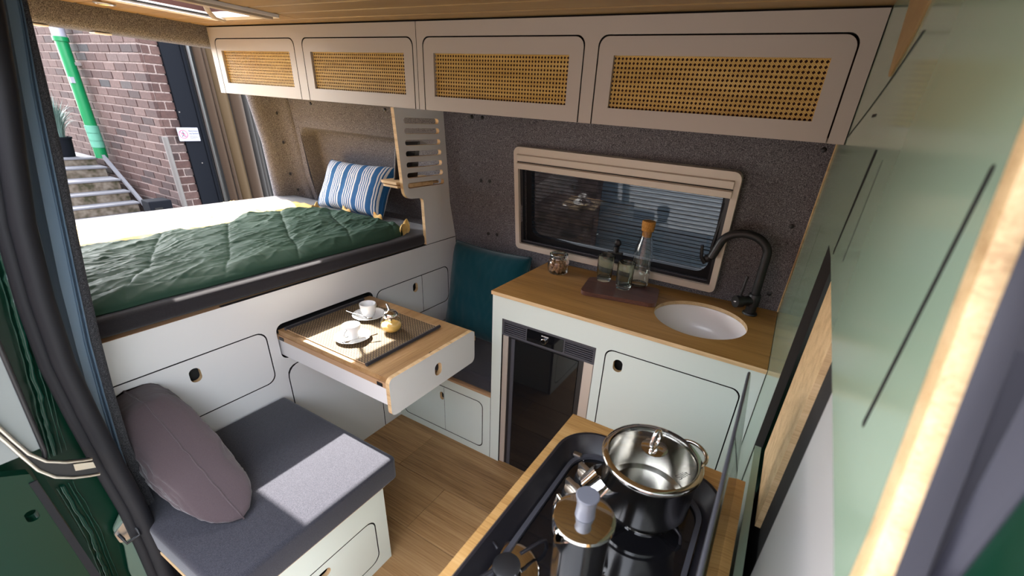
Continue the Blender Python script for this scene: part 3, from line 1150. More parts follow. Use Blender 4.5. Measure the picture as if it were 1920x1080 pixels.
# ================================================================== FAR BENCH
fb = thing('far_bench', (-0.30, 0.24, 0), 'sage bench with plywood seat board between bed base and fridge', 'bench')
bd_all = rrect(-0.568, 0.043, -0.0495, 0.31, 0.03)
put('front_panel', G().plate([(EX + 0.001, 0), (-0.0022, 0), (-0.0022, 0.362), (EX + 0.001, 0.362)], [grow(bd_all, GAP)], fyk, 0, 0.016, 0, 1), ['sage', 'dark'], fb)
put('door', G().plate(rrect(-0.568, 0.043, -0.2845, 0.31, (0.03, 0, 0, 0.03)), [oval(-0.299, 0.252, 0.024, 0.046)], fyk, 0, 0.015, 0, 2, 1), ['sage', 'ply', 'dark'], fb)
put('door', G().plate(rrect(-0.2828, 0.043, -0.0495, 0.31, (0, 0.03, 0.03, 0)), [], fyk, 0, 0.015, 0, 2, 1), ['sage', 'ply', 'dark'], fb)
put('carcass', G().box(EX + 0.001, -0.003, 0.03, 0.45, 0.0, 0.355), 'dark', fb)
put('seat_board', G().box(EX + 0.001, -0.0022, -0.002, 0.47, 0.362, 0.374, bev=0.001, seg=1), 'plydark', fb)
bc = thing('bench_cushion', (-0.30, 0.25, 0.374), 'flat charcoal cushion on the far bench under the teal cushion', 'cushion')
put('cushion_cover', cushion_slab(EX + 0.003, -0.004, 0.012, 0.48, 0.3745, 0.452, 0.014), 'cushion', bc, smooth=50)

# ================================================================== OVERHEAD LOCKERS
OY = 0.11
fyo = lambda a, b, c: (a, OY + c, b)
OZ0, OZ1 = 1.5415, 1.8385


def clipseg(x0, z0, x1, z1, bx0, bz0, bx1, bz1):
    t0, t1 = 0.0, 1.0
    dx, dz = x1 - x0, z1 - z0
    for p, q in ((-dx, x0 - bx0), (dx, bx1 - x0), (-dz, z0 - bz0), (dz, bz1 - z0)):
        if abs(p) < 1e-12:
            if q < 0:
                return None
        else:
            r = q / p
            if p < 0:
                t0 = max(t0, r)
            else:
                t1 = min(t1, r)
    if t0 >= t1:
        return None
    return (x0 + t0 * dx, z0 + t0 * dz, x0 + t1 * dx, z0 + t1 * dz)


def cane(parent, x0, x1, z0, z1):
    """octagonal woven cane: paired uprights, paired rails and two diagonals"""
    g_ = G()
    P = 0.0123
    wd, th = 0.0016, 0.0006

    def strip(ax, az, bx, bz, yy, ww):
        c = clipseg(ax, az, bx, bz, x0, z0, x1, z1)
        if not c:
            return
        ax, az, bx, bz = c
        L = math.hypot(bx - ax, bz - az)
        if L < 1e-4:
            return
        nx, nz = -(bz - az) / L * ww / 2, (bx - ax) / L * ww / 2
        pts = [(ax + nx, az + nz), (bx + nx, bz + nz), (bx - nx, bz - nz), (ax - nx, az - nz)]
        A = [g_.bm.verts.new((a, yy, b)) for a, b in pts]
        B = [g_.bm.verts.new((a, yy + th, b)) for a, b in pts]
        g_.bm.faces.new(A)
        for i in range(4):
            j = (i + 1) % 4
            g_.bm.faces.new((A[i], B[i], B[j], A[j]))
    y0 = OY + 0.010
    nx_ = int((x1 - x0) / P) + 2
    nz_ = int((z1 - z0) / P) + 2
    for i in range(nx_):
        for o in (-0.0012, 0.0012):
            strip(x0 + i * P + o, z0, x0 + i * P + o, z1, y0 + 0.0010, wd)
    for j in range(nz_):
        for o in (-0.0012, 0.0012):
            strip(x0, z0 + j * P + o, x1, z0 + j * P + o, y0 + 0.0005, wd)
    H = z1 - z0
    k = -nz_ - 1
    while k < nx_ + nz_ + 1:
        xs_ = x0 + (k + 0.5) * P
        strip(xs_, z0, xs_ + H, z1, y0, 0.0017)
        strip(xs_, z0, xs_ - H, z1, y0 - 0.0003, 0.0017)
        k += 1
    return put('cane_weave', g_, 'cane', parent, keepdoubles=True)


def locker(x0, x1, doors, canes, label):
    t = thing('overhead_locker', ((x0 + x1) / 2, 0.25, OZ0), label, 'cabinet')
    pts = [(x0, OZ0), (x0, OZ1), (x1, OZ1), (x1, OZ0)]
    for (d0, d1) in sorted(doors, reverse=True):
        pts += [(d1 + GAP, OZ0)]
        r = 0.03
        top_ = 1.787 + GAP
        for cxx, s in ((d1 + GAP - r, 0), (d0 - GAP + r, 0.5 * PI)):
            for i in range(7):
                tt = s + 0.5 * PI * i / 6
                pts.append((cxx + r * math.cos(tt), top_ - r + r * math.sin(tt)))
        pts += [(d0 - GAP, OZ0)]
    put('front_frame', G().plate(pts, [], fyo, 0, 0.016, 0, 1), ['cream', 'dark'], t)
    g_ = G()
    g_.box(x0, x1, OY + 0.02, 0.36, OZ0, OZ0 + 0.012)
    g_.box(x0, x0 + 0.015, OY + 0.0165, 0.36, OZ0 + 0.012, OZ1)
    g_.box(x1 - 0.015, x1, OY + 0.0165, 0.36, OZ0 + 0.012, OZ1)
    put('carcass', g_, 'cream', t)
    put('shadow_gap', G().box(x0, x1, OY + 0.012, OY + 0.016, OZ1 + 0.0002, CZ - 0.0002), 'dark', t)
    put('back_lining', G().box(x0 + 0.016, x1 - 0.016, OY + 0.045, OY + 0.05, OZ0 + 0.013, OZ1 - 0.002), 'caneback', t)
    for (d0, d1), (c0, c1) in zip(doors, canes):
        dz0, dz1 = OZ0 + 0.0005, 1.787
        d = put('door', G().plate(rrect(d0, dz0, d1, dz1, (0, 0, 0.03, 0.03), 6), [[(c0, 1.5915), (c1, 1.5915), (c1, 1.737), (c0, 1.737)]], fyo, 0, 0.016, 0, 1, 0), ['cream', 'dark'], t)
        cane(d, c0 - 0.004, c1 + 0.004, 1.588, 1.741)
        put('cane_backing', G().box(c0 - 0.006, c1 + 0.006, OY + 0.0165, OY + 0.018, 1.586, 1.743), 'caneback', d)
    return t


locker(-1.895, -0.4565, [(-1.846, -1.206), (-1.142, -0.478)], [(-1.805, -1.245), (-1.094, -0.525)],
       'cream overhead locker above the bed with two woven cane doors')
locker(-0.4540, 1.0340, [(-0.421, 0.253), (0.307, 0.991)], [(-0.372, 0.204), (0.358, 0.944)],
       'cream overhead locker above the window with two wide woven cane doors')

# ================================================================== SIDE WINDOW
win = struct(put('window_1', G().box(0, 0.001, 0.6, 0.601, 1, 1.001), 'black'))   # anchor replaced below
bpy.data.objects.remove(win)
wo_ = Vector((-0.197, 0.506, 0.938))
wu = Vector((0, -0.057, 0.484)).normalized()
wn_ = Vector((0, -wu.z, wu.y))            # towards the room
WW, WH = 0.980, 0.487


def fw(a, b, c):
    """window frame space: a across, b up, c towards outside from the frame face"""
    return wo_ + Vector((1, 0, 0)) * a + wu * b - wn_ * c


g = G()
outer = rrect(0, 0, WW, WH, (0.022, 0.022, 0.03, 0.03), 6)
inner = rrect(0.022, 0.028, WW - 0.024, WH - 0.09, (0.006, 0.006, 0.004, 0.004), 3)
g.plate(outer, [inner], fw, -0.026, 0.012, 0, 0)
win = struct(put('window_1', g, 'wframe', smooth=30))
g = G()
for (b0, b1, pr) in ((WH - 0.062, WH - 0.030, -0.034), (WH - 0.096, WH - 0.066, -0.036)):
    prof = [(b0, -0.026), (b0 + 0.003, pr), (b1 - 0.003, pr - 0.003), (b1, -0.026)]
    for c0, c1 in ((0.022, WW - 0.022),):
        g.loft([[fw(c0, b, c) for b, c in prof], [fw(c1, b, c) for b, c in prof]], True, True)
put('blind_cassette', g, 'wframe', win, label='ribbed cassette of the roller blind')
put('blind_gap', G().plate([(0.02, WH - 0.0658), (WW - 0.02, WH - 0.0658), (WW - 0.02, WH - 0.0622), (0.02, WH - 0.0622)], [], fw, -0.0265, -0.024), 'dark', win)
# guide channels
g = G()
for a0, a1 in ((0.022, 0.036), (WW - 0.038, WW - 0.024)):
    g.plate([(a0, 0.026), (a1, 0.026), (a1, WH - 0.09), (a0, WH - 0.09)], [], fw, -0.008, 0.012)
g.plate([(0.022, 0.026), (WW - 0.024, 0.026), (WW - 0.024, 0.036), (0.022, 0.036)], [], fw, -0.01, 0.012)
put('guide_channel', g, 'blacktrim', win)
g = G()
g.tube([fw(0.03, 0.040, -0.006), fw(WW - 0.04, 0.040, -0.006)], 0.003, 8)
put('pull_bar', g, 'trimgrey', win, smooth=60, label='thin metal pull bar of the blind')
# acrylic pane with black rim
g = G()
g.plate(rrect(0.0335, 0.032, 0.9455, 0.449, 0.004, 2), [rrect(0.062, 0.058, WW - 0.055, WH - 0.07, 0.05, 8)], fw, 0.030, 0.060)
put('seal', g, 'rubber', win, label='black rounded rubber seal round the pane')
put('pane', G().plate(rrect(0.05, 0.05, WW - 0.045, WH - 0.064, 0.05, 8), [], fw, 0.050, 0.054), 'wpane', win)
g = G()
for k in range(22):
    b = 0.055 + k * 0.0165
    g.plate([(0.04, b), (WW - 0.04, b), (WW - 0.04, b + 0.0022), (0.04, b + 0.0022)], [], fw, 0.030, 0.0322)
o = put('blind_pleat', g, 'dark', win)
o['kind'] = 'stuff'
# gas stay with latch at the right, latch at the bottom
g = G()
g.tube([fw(0.945, 0.375, 0.012), fw(0.928, 0.175, 0.012)], 0.0075, 10)
g.tube([fw(0.93, 0.20, 0.012), fw(0.924, 0.135, 0.012)], 0.0045, 8)
g.box(*(lambda p: (p.x - 0.012, p.x + 0.012, p.y - 0.012, p.y + 0.012, p.z - 0.012, p.z + 0.03))(fw(0.945, 0.375, 0.012)), bev=0.004)
put('stay_arm', g, 'black', win, smooth=50)
g = G()
g.sphere(fw(0.922, 0.135, 0.006), 0.017, 12, 8)
g.tube([fw(0.915, 0.115, 0.0), fw(0.898, 0.14, -0.008), fw(0.893, 0.19, -0.008)], [0.010, 0.008, 0.006], 8)
put('latch', g, 'black', win, smooth=60)
g = G()
g.sphere(fw(0.525, 0.115, 0.02), 0.018, 12, 8, sc=(1, 0.6, 1))
g.tube([fw(0.525, 0.10, 0.01), fw(0.525, 0.075, 0.005)], 0.014, 10)
g.tube([fw(0.490, 0.070, 0.0), fw(0.56, 0.076, 0.0)], 0.007, 8)
put('latch', g, 'black', win, smooth=60)

# ================================================================== KITCHEN UNIT
kit = thing('kitchen_cabinet', (0.52, 0.25, 0), 'sage kitchen base cabinet along the window wall holding the fridge', 'cabinet')
FZ = 0.787
kd = rrect(0.515, 0.085, 0.982, 0.796, 0.03)
outl = [(0.0, 0.0), (0.050, 0.0), (0.050, FZ), (0.474, FZ), (0.474, 0.0), (PX - 0.0015, 0.0), (PX - 0.0015, 0.884), (0.0, 0.884)]
put('front_panel', G().plate(outl, [grow(kd, GAP)], fyk, 0, 0.018, 0, 1), ['sage', 'dark'], kit)
put('door', G().plate(kd, [oval(0.566, 0.742, 0.036, 0.052)], fyk, 0, 0.016, 0, 2, 1), ['sage', 'ply', 'dark'], kit)
put('side_panel', G().box(0.0, 0.016, 0.018, 0.50, 0, 0.884), 'sage', kit)
put('partition_panel', G().box(0.474, 0.490, 0.03, 0.50, 0, 0.70), 'dark', kit)
put('carcass', G().box(0.50, 1.03, 0.05, 0.060, 0.0, 0.80), 'dark', kit)

SC, SR = (0.777, 0.262), 0.171
wt = put('worktop', G().plate([(-0.004, -0.006), (PX - 0.001, -0.006), (PX - 0.001, 0.541), (-0.004, 0.497)], [circ(SC[0], SC[1], SR, 56)],
         lambda a, b, c: (a, b, 0.90 - c), 0, 0.0155, 0, 1), ['oaktop', 'ply'])
tag(wt, 'oak worktop with plywood edge and round sink cut-out below the window', 'worktop')
sk = thing('sink', (SC[0], SC[1], 0.75), 'round white undermounted sink bowl in the oak worktop', 'sink')
g = G()
pr = [(SR + 0.012, 0.8835), (SR + 0.001, 0.8835), (SR - 0.002, 0.878), (SR - 0.006, 0.83), (SR - 0.014, 0.79), (SR - 0.04, 0.762), (SR - 0.08, 0.753), (0.03, 0.748), (0.0, 0.748)]
back = [(0.0, 0.742), (SR - 0.08, 0.747), (SR - 0.035, 0.756), (SR - 0.008, 0.786), (SR + 0.001, 0.83), (SR + 0.006, 0.876), (SR + 0.012, 0.877)]
g.lathe(pr + back, (SC[0], SC[1], 0), 56, caps=False)
put('bowl', g, 'sinkw', sk, smooth=50)
g = G()
g.lathe([(0.0, 0.7485), (0.022, 0.7485), (0.026, 0.750), (0.022, 0.752), (0.0, 0.753)], (SC[0], SC[1], 0), 24, caps=False)
put('drain', g, 'plastic', sk, smooth=50)

# ---- fridge
fr = thing('fridge', (0.262, 0.25, 0), 'built-in fridge with black glass door and vent bar in the sage cabinet', 'fridge')
put('body', G().box(0.055, 0.469, 0.04, 0.50, 0.004, 0.78), 'black', fr)
put('vent_bar', G().plate([(0.052, 0.712), (0.4725, 0.712), (0.4725, 0.785), (0.052, 0.785)],
    [[(0.060, 0.722), (0.166, 0.722), (0.166, 0.777), (0.060, 0.777)], [(0.345, 0.722), (0.464, 0.722), (0.464, 0.777), (0.345, 0.777)]], fyk, 0.001, 0.020), 'trimgrey', fr)
for x0, x1 in ((0.060, 0.166), (0.345, 0.464)):
    for k in range(6):
        z = 0.724 + k * 0.0092
        put('louvre', G().box(x0, x1, 0.003, 0.016, z, z + 0.0048), 'trimgrey', fr)
put('display', G().plate(rrect(0.172, 0.722, 0.338, 0.777, 0.004), [], fyk, -0.001, 0.006), 'blackgloss', fr)
g = G()
g.lathe([(0.0, 0.0), (0.0125, 0.0), (0.0125, 0.010), (0.0105, 0.012), (0.0, 0.012)], (0, 0, 0), 24, caps=False)
for v in g.bm.verts:
    v.co = Vector((0.254 + v.co.x, -0.001 - v.co.z, 0.746 + v.co.y))
put('knob', g, 'chrome', fr, smooth=40)
g = G()
for k, (dx, wdt) in enumerate(((0, 0.004), (0.006, 0.003), (0.0105, 0.004), (0.016, 0.005), (0.0225, 0.003), (0.027, 0.004))):
    g.box(0.240 + dx, 0.240 + dx + wdt, -0.0016, -0.0008, 0.7635, 0.7675)
put('logo_print', g, 'plastic', fr, label='tiny pale maker mark above the knob')
for x0, x1 in ((0.053, 0.080), (0.430, 0.4715)):
    put('side_strip', G().box(x0, x1, 0.004, 0.03, 0.004, 0.710, bev=0.002, seg=1), 'stripmetal', fr, label='light metal strip beside the door')
put('door', G().box(0.081, 0.4295, 0.008, 0.035, 0.006, 0.708), 'black', fr)
put('door_glass', G().box(0.116, 0.408, 0.003, 0.0078, 0.010, 0.703, bev=0.001, seg=1), 'blackgloss', fr)
put('door_trim', G().box(0.0965, 0.1135, 0.004, 0.0078, 0.010, 0.705), 'trimgrey', fr)
put('base_rail', G().box(0.052, 0.474, 0.012, 0.04, 0.0005, 0.0055), 'black', fr)

# ---- tap
tp = thing('tap', (0.937, 0.440, 0.90), 'matt black swan-neck tap with side lever behind the sink', 'tap')
bx, by = 0.937, 0.440
g = G()
g.lathe([(0.0, 0.9), (0.0285, 0.9), (0.0285, 0.904), (0.026, 0.908), (0.020, 0.909), (0.020, 0.935), (0.024, 0.938), (0.024, 0.980), (0.021, 0.985), (0.0, 0.985)], (bx, by, 0), 28, caps=False)
put('tap_body', g, 'black', tp, smooth=40)
pts = [(bx, by, 0.985), (bx - 0.001, by, 1.06), (bx - 0.002, by, 1.14)]
acx, acz, ar = 0.848, 1.140, 0.087
for k in range(1, 17):
    t = R(172) * k / 16
    pts.append((acx + ar * math.cos(t), by, acz + 0.76 * ar * math.sin(t) + 0.0))
pts += [(acx - ar - 0.010, by, 1.112), (acx - ar - 0.017, by, 1.092)]
put('spout', G().tube(pts, 0.0160, 16), 'black', tp, smooth=60)
p0 = Vector((bx, by, 0.958))
dv = Vector((-0.74, -0.66, -0.03)).normalized()
put('lever_hub', G().tube([p0, p0 + dv * 0.052, p0 + dv * 0.0525, p0 + dv * 0.082], [0.019, 0.019, 0.0235, 0.0235], 20), 'black', tp, smooth=40)
a0 = p0 + dv * 0.066 + Vector((0, 0, 0.018))
put('lever', G().tube([a0, a0 + Vector((0.006, 0.004, 0.085))], 0.0052, 10), 'black', tp, smooth=60)
g = G()
c_ = p0 + dv * 0.0828
sx = Vector((0, 0, 1)).cross(dv).normalized()
up_ = dv.cross(sx)
q = [c_ + sx * a + up_ * b for a, b in ((-0.007, -0.0035), (0.006, 0.0005), (0.007, 0.004), (-0.006, 0.0))]
g.quad(q)
put('mark_print', g, 'plastic', tp, label='small white mark on the lever hub')

# ---- tray with carafe and glasses, jar
zt = 0.9005
tr = thing('serving_tray', (0.44, 0.30, zt), 'dark walnut board under the carafe and two glasses', 'tray')
ang = R(11)
g = G()
g.plate(rrect(-0.155, -0.098, 0.155, 0.098, 0.028, 6), [], lambda a, b, c: (0.437 + a * math.cos(ang) - b * math.sin(ang), 0.312 + a * math.sin(ang) + b * math.cos(ang), zt + 0.017 - c), 0, 0.017)
put('tray_board', g, 'tray', tr)
zt2 = zt + 0.0175


def tumbler(cx, cy, label):
    t = thing('tumbler', (cx, cy, zt2), label, 'glass', None)
    n = 40
    g_ = G()
    prof = [(0.030, 0.0), (0.0315, 0.004), (0.033, 0.03), (0.0355, 0.085), (0.0375, 0.112), (0.0372, 0.1135)]
    inner_ = [(0.0352, 0.112), (0.0332, 0.085), (0.0300, 0.03), (0.0280, 0.016), (0.0, 0.013)]
    rings = []
    for r, z in prof:
        rings.append([(cx + (r + (0.0009 if (i % 2 and 0.005 < z < 0.09) else 0)) * math.cos(2 * PI * i / n), cy + (r + (0.0009 if (i % 2 and 0.005 < z < 0.09) else 0)) * math.sin(2 * PI * i / n), zt2 + z) for i in range(n)])
    for r, z in inner_:
        rings.append([(cx + r * math.cos(2 * PI * i / n), cy + r * math.sin(2 * PI * i / n), zt2 + z) for i in range(n)])
    rings.insert(0, [(cx, cy, zt2)] * 1 * n)
    g_.loft(rings, True, False)
    put('glass_body', g_, 'greenglass', t, smooth=25)
    return t


tumbler(0.333, 0.375, 'ribbed smoked glass tumbler left on the board, beside the window')
tumbler(0.438, 0.335, 'ribbed smoked glass tumbler in front of the corked carafe')
ca = thing('carafe', (0.482, 0.415, zt2), 'clear glass carafe with a cork stopper on the walnut board', 'carafe')
cx, cy = 0.477, 0.422
g = G()
out = [(0.0, 0.0), (0.036, 0.0), (0.0415, 0.006), (0.0415, 0.09), (0.0405, 0.125), (0.0365, 0.16), (0.028, 0.195), (0.0225, 0.215), (0.0225, 0.235)]
inn = [(0.0203, 0.235), (0.0203, 0.216), (0.0258, 0.194), (0.0343, 0.159), (0.0383, 0.125), (0.0393, 0.09), (0.0393, 0.010), (0.034, 0.007), (0.0, 0.007)]
g.lathe(out + inn, (cx, cy, zt2), 40, caps=False)
put('glass_body', g, 'glass', ca, smooth=50)
g = G()
g.lathe([(0.0, 0.212), (0.0195, 0.212), (0.0202, 0.236), (0.0255, 0.237), (0.0260, 0.252), (0.0275, 0.254), (0.0275, 0.275), (0.026, 0.277), (0.0, 0.277)], (cx, cy, zt2), 28, caps=False)
put('cork_stopper', g, 'cork', ca, smooth=35)

jr = thing('preserving_jar', (0.105, 0.372, 0.9), 'small clip-top glass jar of nuts on the worktop corner by the teal cushion', 'jar')
cx, cy, z0 = 0.105, 0.372, 0.9003
g = G()
out = [(0.0, 0.0), (0.040, 0.0), (0.046, 0.006), (0.048, 0.02), (0.048, 0.052), (0.043, 0.063), (0.036, 0.067), (0.036, 0.074), (0.040, 0.075)]
inn = [(0.0335, 0.075), (0.0335, 0.066), (0.041, 0.060), (0.0455, 0.050), (0.0455, 0.02), (0.043, 0.008), (0.0, 0.006)]
g.lathe(out + inn, (cx, cy, z0), 36, caps=False)
put('glass_body', g, 'glass', jr, smooth=50)
g = G()
g.lathe([(0.0, 0.0785), (0.037, 0.0785), (0.041, 0.080), (0.042, 0.086), (0.040, 0.091), (0.030, 0.096), (0.0, 0.0975), ], (cx, cy, z0), 36, caps=False)
put('jar_lid', g, 'greenglass', jr, smooth=50)
g = G()
for zz in (0.0705, 0.088):
    g.tube([(cx + 0.0375 * math.cos(2 * PI * k / 28) * (1.13 if zz > 0.08 else 1), cy + 0.0375 * math.sin(2 * PI * k / 28) * (1.13 if zz > 0.08 else 1), z0 + zz) for k in range(28)], 0.0011, 6, closed=True)
for a in (-0.35, -0.15):
    p = Vector((cx + 0.045 * math.cos(a), cy + 0.045 * math.sin(a), z0 + 0.088))
    g.tube([p, p + Vector((0.012, -0.002, -0.02)), p + Vector((0.010, -0.002, -0.045)), p + Vector((0.004, 0, -0.020))], 0.0011, 6)
put('wire_clip', g, 'chrome', jr, smooth=60)
nut0 = None
cnt = 0
for lay in range(5):
    for k in range(13):
        a = k * 2.399 + lay
        rr = 0.0350 * math.sqrt((k + 0.5) / 13)
        p = Vector((cx + rr * math.cos(a), cy + rr * math.sin(a), z0 + 0.0145 + lay * 0.0095))
        if nut0 is None:
            g = G().sphere((cx, cy, z0 + 0.012), 0.0078, 8, 6, sc=(1.15, 0.85, 0.8))
            nut0 = put('nut', g, 'nut', jr, smooth=60)
            base = Vector((cx, cy, z0 + 0.012))
            n_ = nut0
            me_c = base - wloc(jr)
            for v in nut0.data.vertices:
                v.co -= me_c
        else:
            n_ = nut0.copy()
            col.objects.link(n_)
        n_.location = p - wloc(jr)
        n_.rotation_euler = (random.uniform(0, 3), random.uniform(0, 3), random.uniform(0, 3))

# ================================================================== HOB UNIT
HXL, HYF = 0.627, -0.546
hu = thing('hob_cabinet', (0.83, -0.87, 0), 'sage cabinet by the door carrying the black gas hob', 'cabinet')
put('cabinet_side', G().box(0.640, 0.655, -1.16, -0.562, 0, 0.883).box(0.655, 1.03, -0.577, -0.562, 0, 0.883).box(0.655, 1.03, -1.16, -1.145, 0, 0.883), 'sage', hu)
HB = (0.645, -1.125, 1.003, -0.578)
rim_o = rrect(*HB, 0.085, 10)
ht = put('hob_worktop', G().plate([(HXL, -1.19), (1.030, -1.19), (1.030, HYF), (HXL, HYF)], [rrect(HB[0] + 0.004, HB[1] + 0.004, HB[2] - 0.004, HB[3] - 0.004, 0.083, 10)],
         lambda a, b, c: (a, b, 0.90 - c), 0, 0.016, 0, 1), ['oaklight', 'ply'])
tag(ht, 'light oak worktop framing the black gas hob by the door', 'worktop')
hob = thing('gas_hob', (0.82, -0.85, 0.84), 'black recessed two-burner gas hob in the light oak worktop', 'hob')


def rr_in(d, z, r):
    return [(a, b, z) for a, b in rrect(HB[0] + d, HB[1] + d, HB[2] - d, HB[3] - d, r, 10)]


g = G()
g.loft([rr_in(0.005, 0.897, 0.082), rr_in(0.0, 0.9005, 0.085), rr_in(0.003, 0.9035, 0.083), rr_in(0.008, 0.903, 0.080), rr_in(0.022, 0.868, 0.072), rr_in(0.030, 0.861, 0.068)], True, False)
put('basin', g, 'blacktrim', hob, smooth=40)
g = G()
g.plate([(p[0], p[1]) for p in rr_in(0.029, 0, 0.068)], [], lambda a, b, c: (a, b, 0.8612 - c), 0, 0.006)
put('glass_floor', g, 'blackgloss', hob)
# raised strip frame inside the basin
g = G()
g.loft([rr_in(0.033, 0.862, 0.064), rr_in(0.033, 0.869, 0.064), rr_in(0.042, 0.869, 0.058), rr_in(0.042, 0.862, 0.058)], True, False)
put('pan_rail', g, 'trimgrey', hob, smooth=40, label='dark grey raised rail round the glass')
for (x, y) in ((0.690, -0.640), (0.668, -1.02)):
    put('rail_clip', G().box(x - 0.014, x + 0.006, y - 0.006, y + 0.006, 0.866, 0.874, bev=0.002), 'satin', hob)
# knobs
for (x, y, a) in ((0.728, -0.694, 0.5), (0.724, -0.748, 0.5)):
    kn = G()
    kn.lathe([(0.0, 0.8612), (0.0205, 0.8612), (0.0205, 0.870), (0.0185, 0.875), (0.0, 0.875)], (x, y, 0), 24, caps=False)
    ko = put('control_knob', kn, 'black', hob, smooth=40)
    g = G()
    g.lathe([(0.0, 0.8752), (0.0178, 0.8752), (0.0172, 0.884), (0.0, 0.885)], (x, y, 0), 24, caps=False)
    b = G().box(-0.0185, 0.0185, -0.0055, 0.0055, 0.882, 0.899, bev=0.002)
    rm = Matrix.Rotation(a - 0.9, 4, 'Z')
    g.merge(b.bm, None, Matrix.Translation((x, y, 0)) @ rm)
    put('knob_grip', g, 'satin', ko, smooth=40, label='satin metal grip')
# printed flame marks by the knobs
g = G()
for (x, y) in ((0.757, -0.735), (0.764, -0.742), (0.752, -0.667)):
    g.plate(circ(x, y, 0.0035, 14), [circ(x, y, 0.0022, 14)], lambda a, b, c: (a, b, 0.8616 - c), 0, 0.0003)
for k in range(8):
    a = -0.6 + k * 0.35
    g.plate(circ(0.690 + 0.03 * math.cos(a) * 0.6, -0.655 + 0.02 * math.sin(a), 0.0011, 6), [], lambda a, b, c: (a, b, 0.8616 - c), 0, 0.0003)
put('dial_print', g, 'plastic', hob, label='small white dial marks')


def burner(cx, cy, r):
    g_ = G()
    g_.lathe([(0.0, 0.8615), (r, 0.8615), (r, 0.8635), (r * 0.93, 0.865), (r * 0.6, 0.8625), (0.0, 0.8625)], (cx, cy, 0), 40, caps=False)
    b_ = put('burner_dish', g_, 'chrome', hob, smooth=40)
    g_ = G()
    g_.lathe([(0.0, 0.8628), (0.020, 0.8628), (0.020, 0.872), (0.024, 0.873), (0.024, 0.877), (0.020, 0.879), (0.0, 0.8795)], (cx, cy, 0), 28, caps=False)
    put('burner_cap', g_, 'black', b_, smooth=40)
    for k in range(4):
        a = PI / 4 + k * PI / 2 + 0.35
        d = Vector((math.cos(a), math.sin(a), 0))
        o = Vector((cx, cy, 0))
        g_ = G()
        g_.tube([o + d * (r + 0.030) + Vector((0, 0, 0.8625)), o + d * (r + 0.026) + Vector((0, 0, 0.881)), o + d * (r + 0.014) + Vector((0, 0, 0.8855)), o + d * 0.028 + Vector((0, 0, 0.8855))], 0.0032, 8)
        put('pan_support', g_, 'blacktrim', hob, smooth=60)


burner(0.862, -0.700, 0.062)
burner(0.700, -0.955, 0.056)

# glass lid standing open on the right
LB, LT = Vector((1.0075, 0, 0.905)), Vector((0.966, 0, 1.183))
ld = (LT - LB).normalized()
LH = (LT - LB).length
ln_ = Vector((ld.z, 0, -ld.x))


def flid(a, b, c):
    return Vector((LB.x, a, LB.z)) + ld * b + ln_ * c


lid = put('hob_lid', G().plate(rrect(-1.115, 0.0, -0.575, LH, (0.01, 0.01, 0.05, 0.05), 8), [], flid, 0, 0.005), 'lidpane', hob, label='clear glass lid standing open against the partition')
ed = [flid(a, b, 0.0025) for a, b in rrect(-1.115, 0.0, -0.575, LH, (0.01, 0.01, 0.05, 0.05), 8)]
put('edge_trim', G().tube(ed[12:-1] + [], 0.0024, 8), 'trimgrey', lid, smooth=60, label='dark grey ground edge of the lid')
for y in (-1.03,):
    put('hinge', G().box(0.998, 1.016, y - 0.02, y + 0.02, 0.9037, 0.914, bev=0.002), 'black', lid)

# ---- saucepan
pot = thing('saucepan', (0.853, -0.69, 0.886), 'steel saucepan with a glass lid on the far burner', 'saucepan')
cx, cy, z0, Rp, Hp = 0.855, -0.700, 0.8890, 0.088, 0.104
g = G()
g.lathe([(0.0, 0.0), (Rp - 0.012, 0.0), (Rp - 0.006, 0.003), (Rp - 0.005, 0.010), (Rp - 0.001, 0.013), (Rp - 0.001, Hp - 0.008), (Rp + 0.002, Hp - 0.003), (Rp + 0.004, Hp), (Rp + 0.001, Hp + 0.0015),
         (Rp - 0.003, Hp - 0.003), (Rp - 0.004, 0.014), (Rp - 0.012, 0.007), (0.0, 0.007)], (cx, cy, z0), 64, caps=False)
put('pan_body', g, 'steel', pot, smooth=40)
g = G()
lr = Rp + 0.001
prof = [(lr, Hp + 0.004)]
for k in range(1, 9):
    t = k / 8
    prof.append((lr * (1 - t), Hp + 0.004 + 0.021 * math.sin(PI / 2 * t)))
prof = prof + [(p[0], p[1] + 0.003) for p in reversed(prof)]
g.lathe(prof, (cx, cy, z0), 64, caps=False)
pl = put('glass_lid', g, 'potlid', pot, smooth=60)
g = G()
g.lathe([(lr - 0.006, Hp + 0.0025), (lr + 0.004, Hp + 0.0020), (lr + 0.0055, Hp + 0.006), (lr + 0.003, Hp + 0.0095), (lr - 0.006, Hp + 0.0100)], (cx, cy, z0), 64, caps=False)
g.bm.faces.ensure_lookup_table()
put('lid_rim', g, 'chrome', pl, smooth=60)
g = G()
ztop = z0 + Hp + 0.0285
g.lathe([(0.0, 0.0), (0.024, -0.001), (0.0245, 0.0008), (0.018, 0.0024), (0.0, 0.003)], (cx, cy, ztop), 32, caps=False)
put('knob_plate', g, 'chrome', pl, smooth=60)
g = G()
kd_ = Vector((math.cos(R(70)), math.sin(R(70)), 0))
pts = []
for k in range(17):
    t = 2 * PI * k / 16
    pts.append(Vector((cx, cy, ztop + 0.021)) + kd_ * 0.0125 * math.cos(t) * (1.0 - 0.25 * math.sin(t)) + Vector((0, 0, 0.019 * math.sin(t))))
g.tube(pts[:-1], 0.0042, 10, closed=True)
put('lid_handle', g, 'chrome', pl, smooth=60)
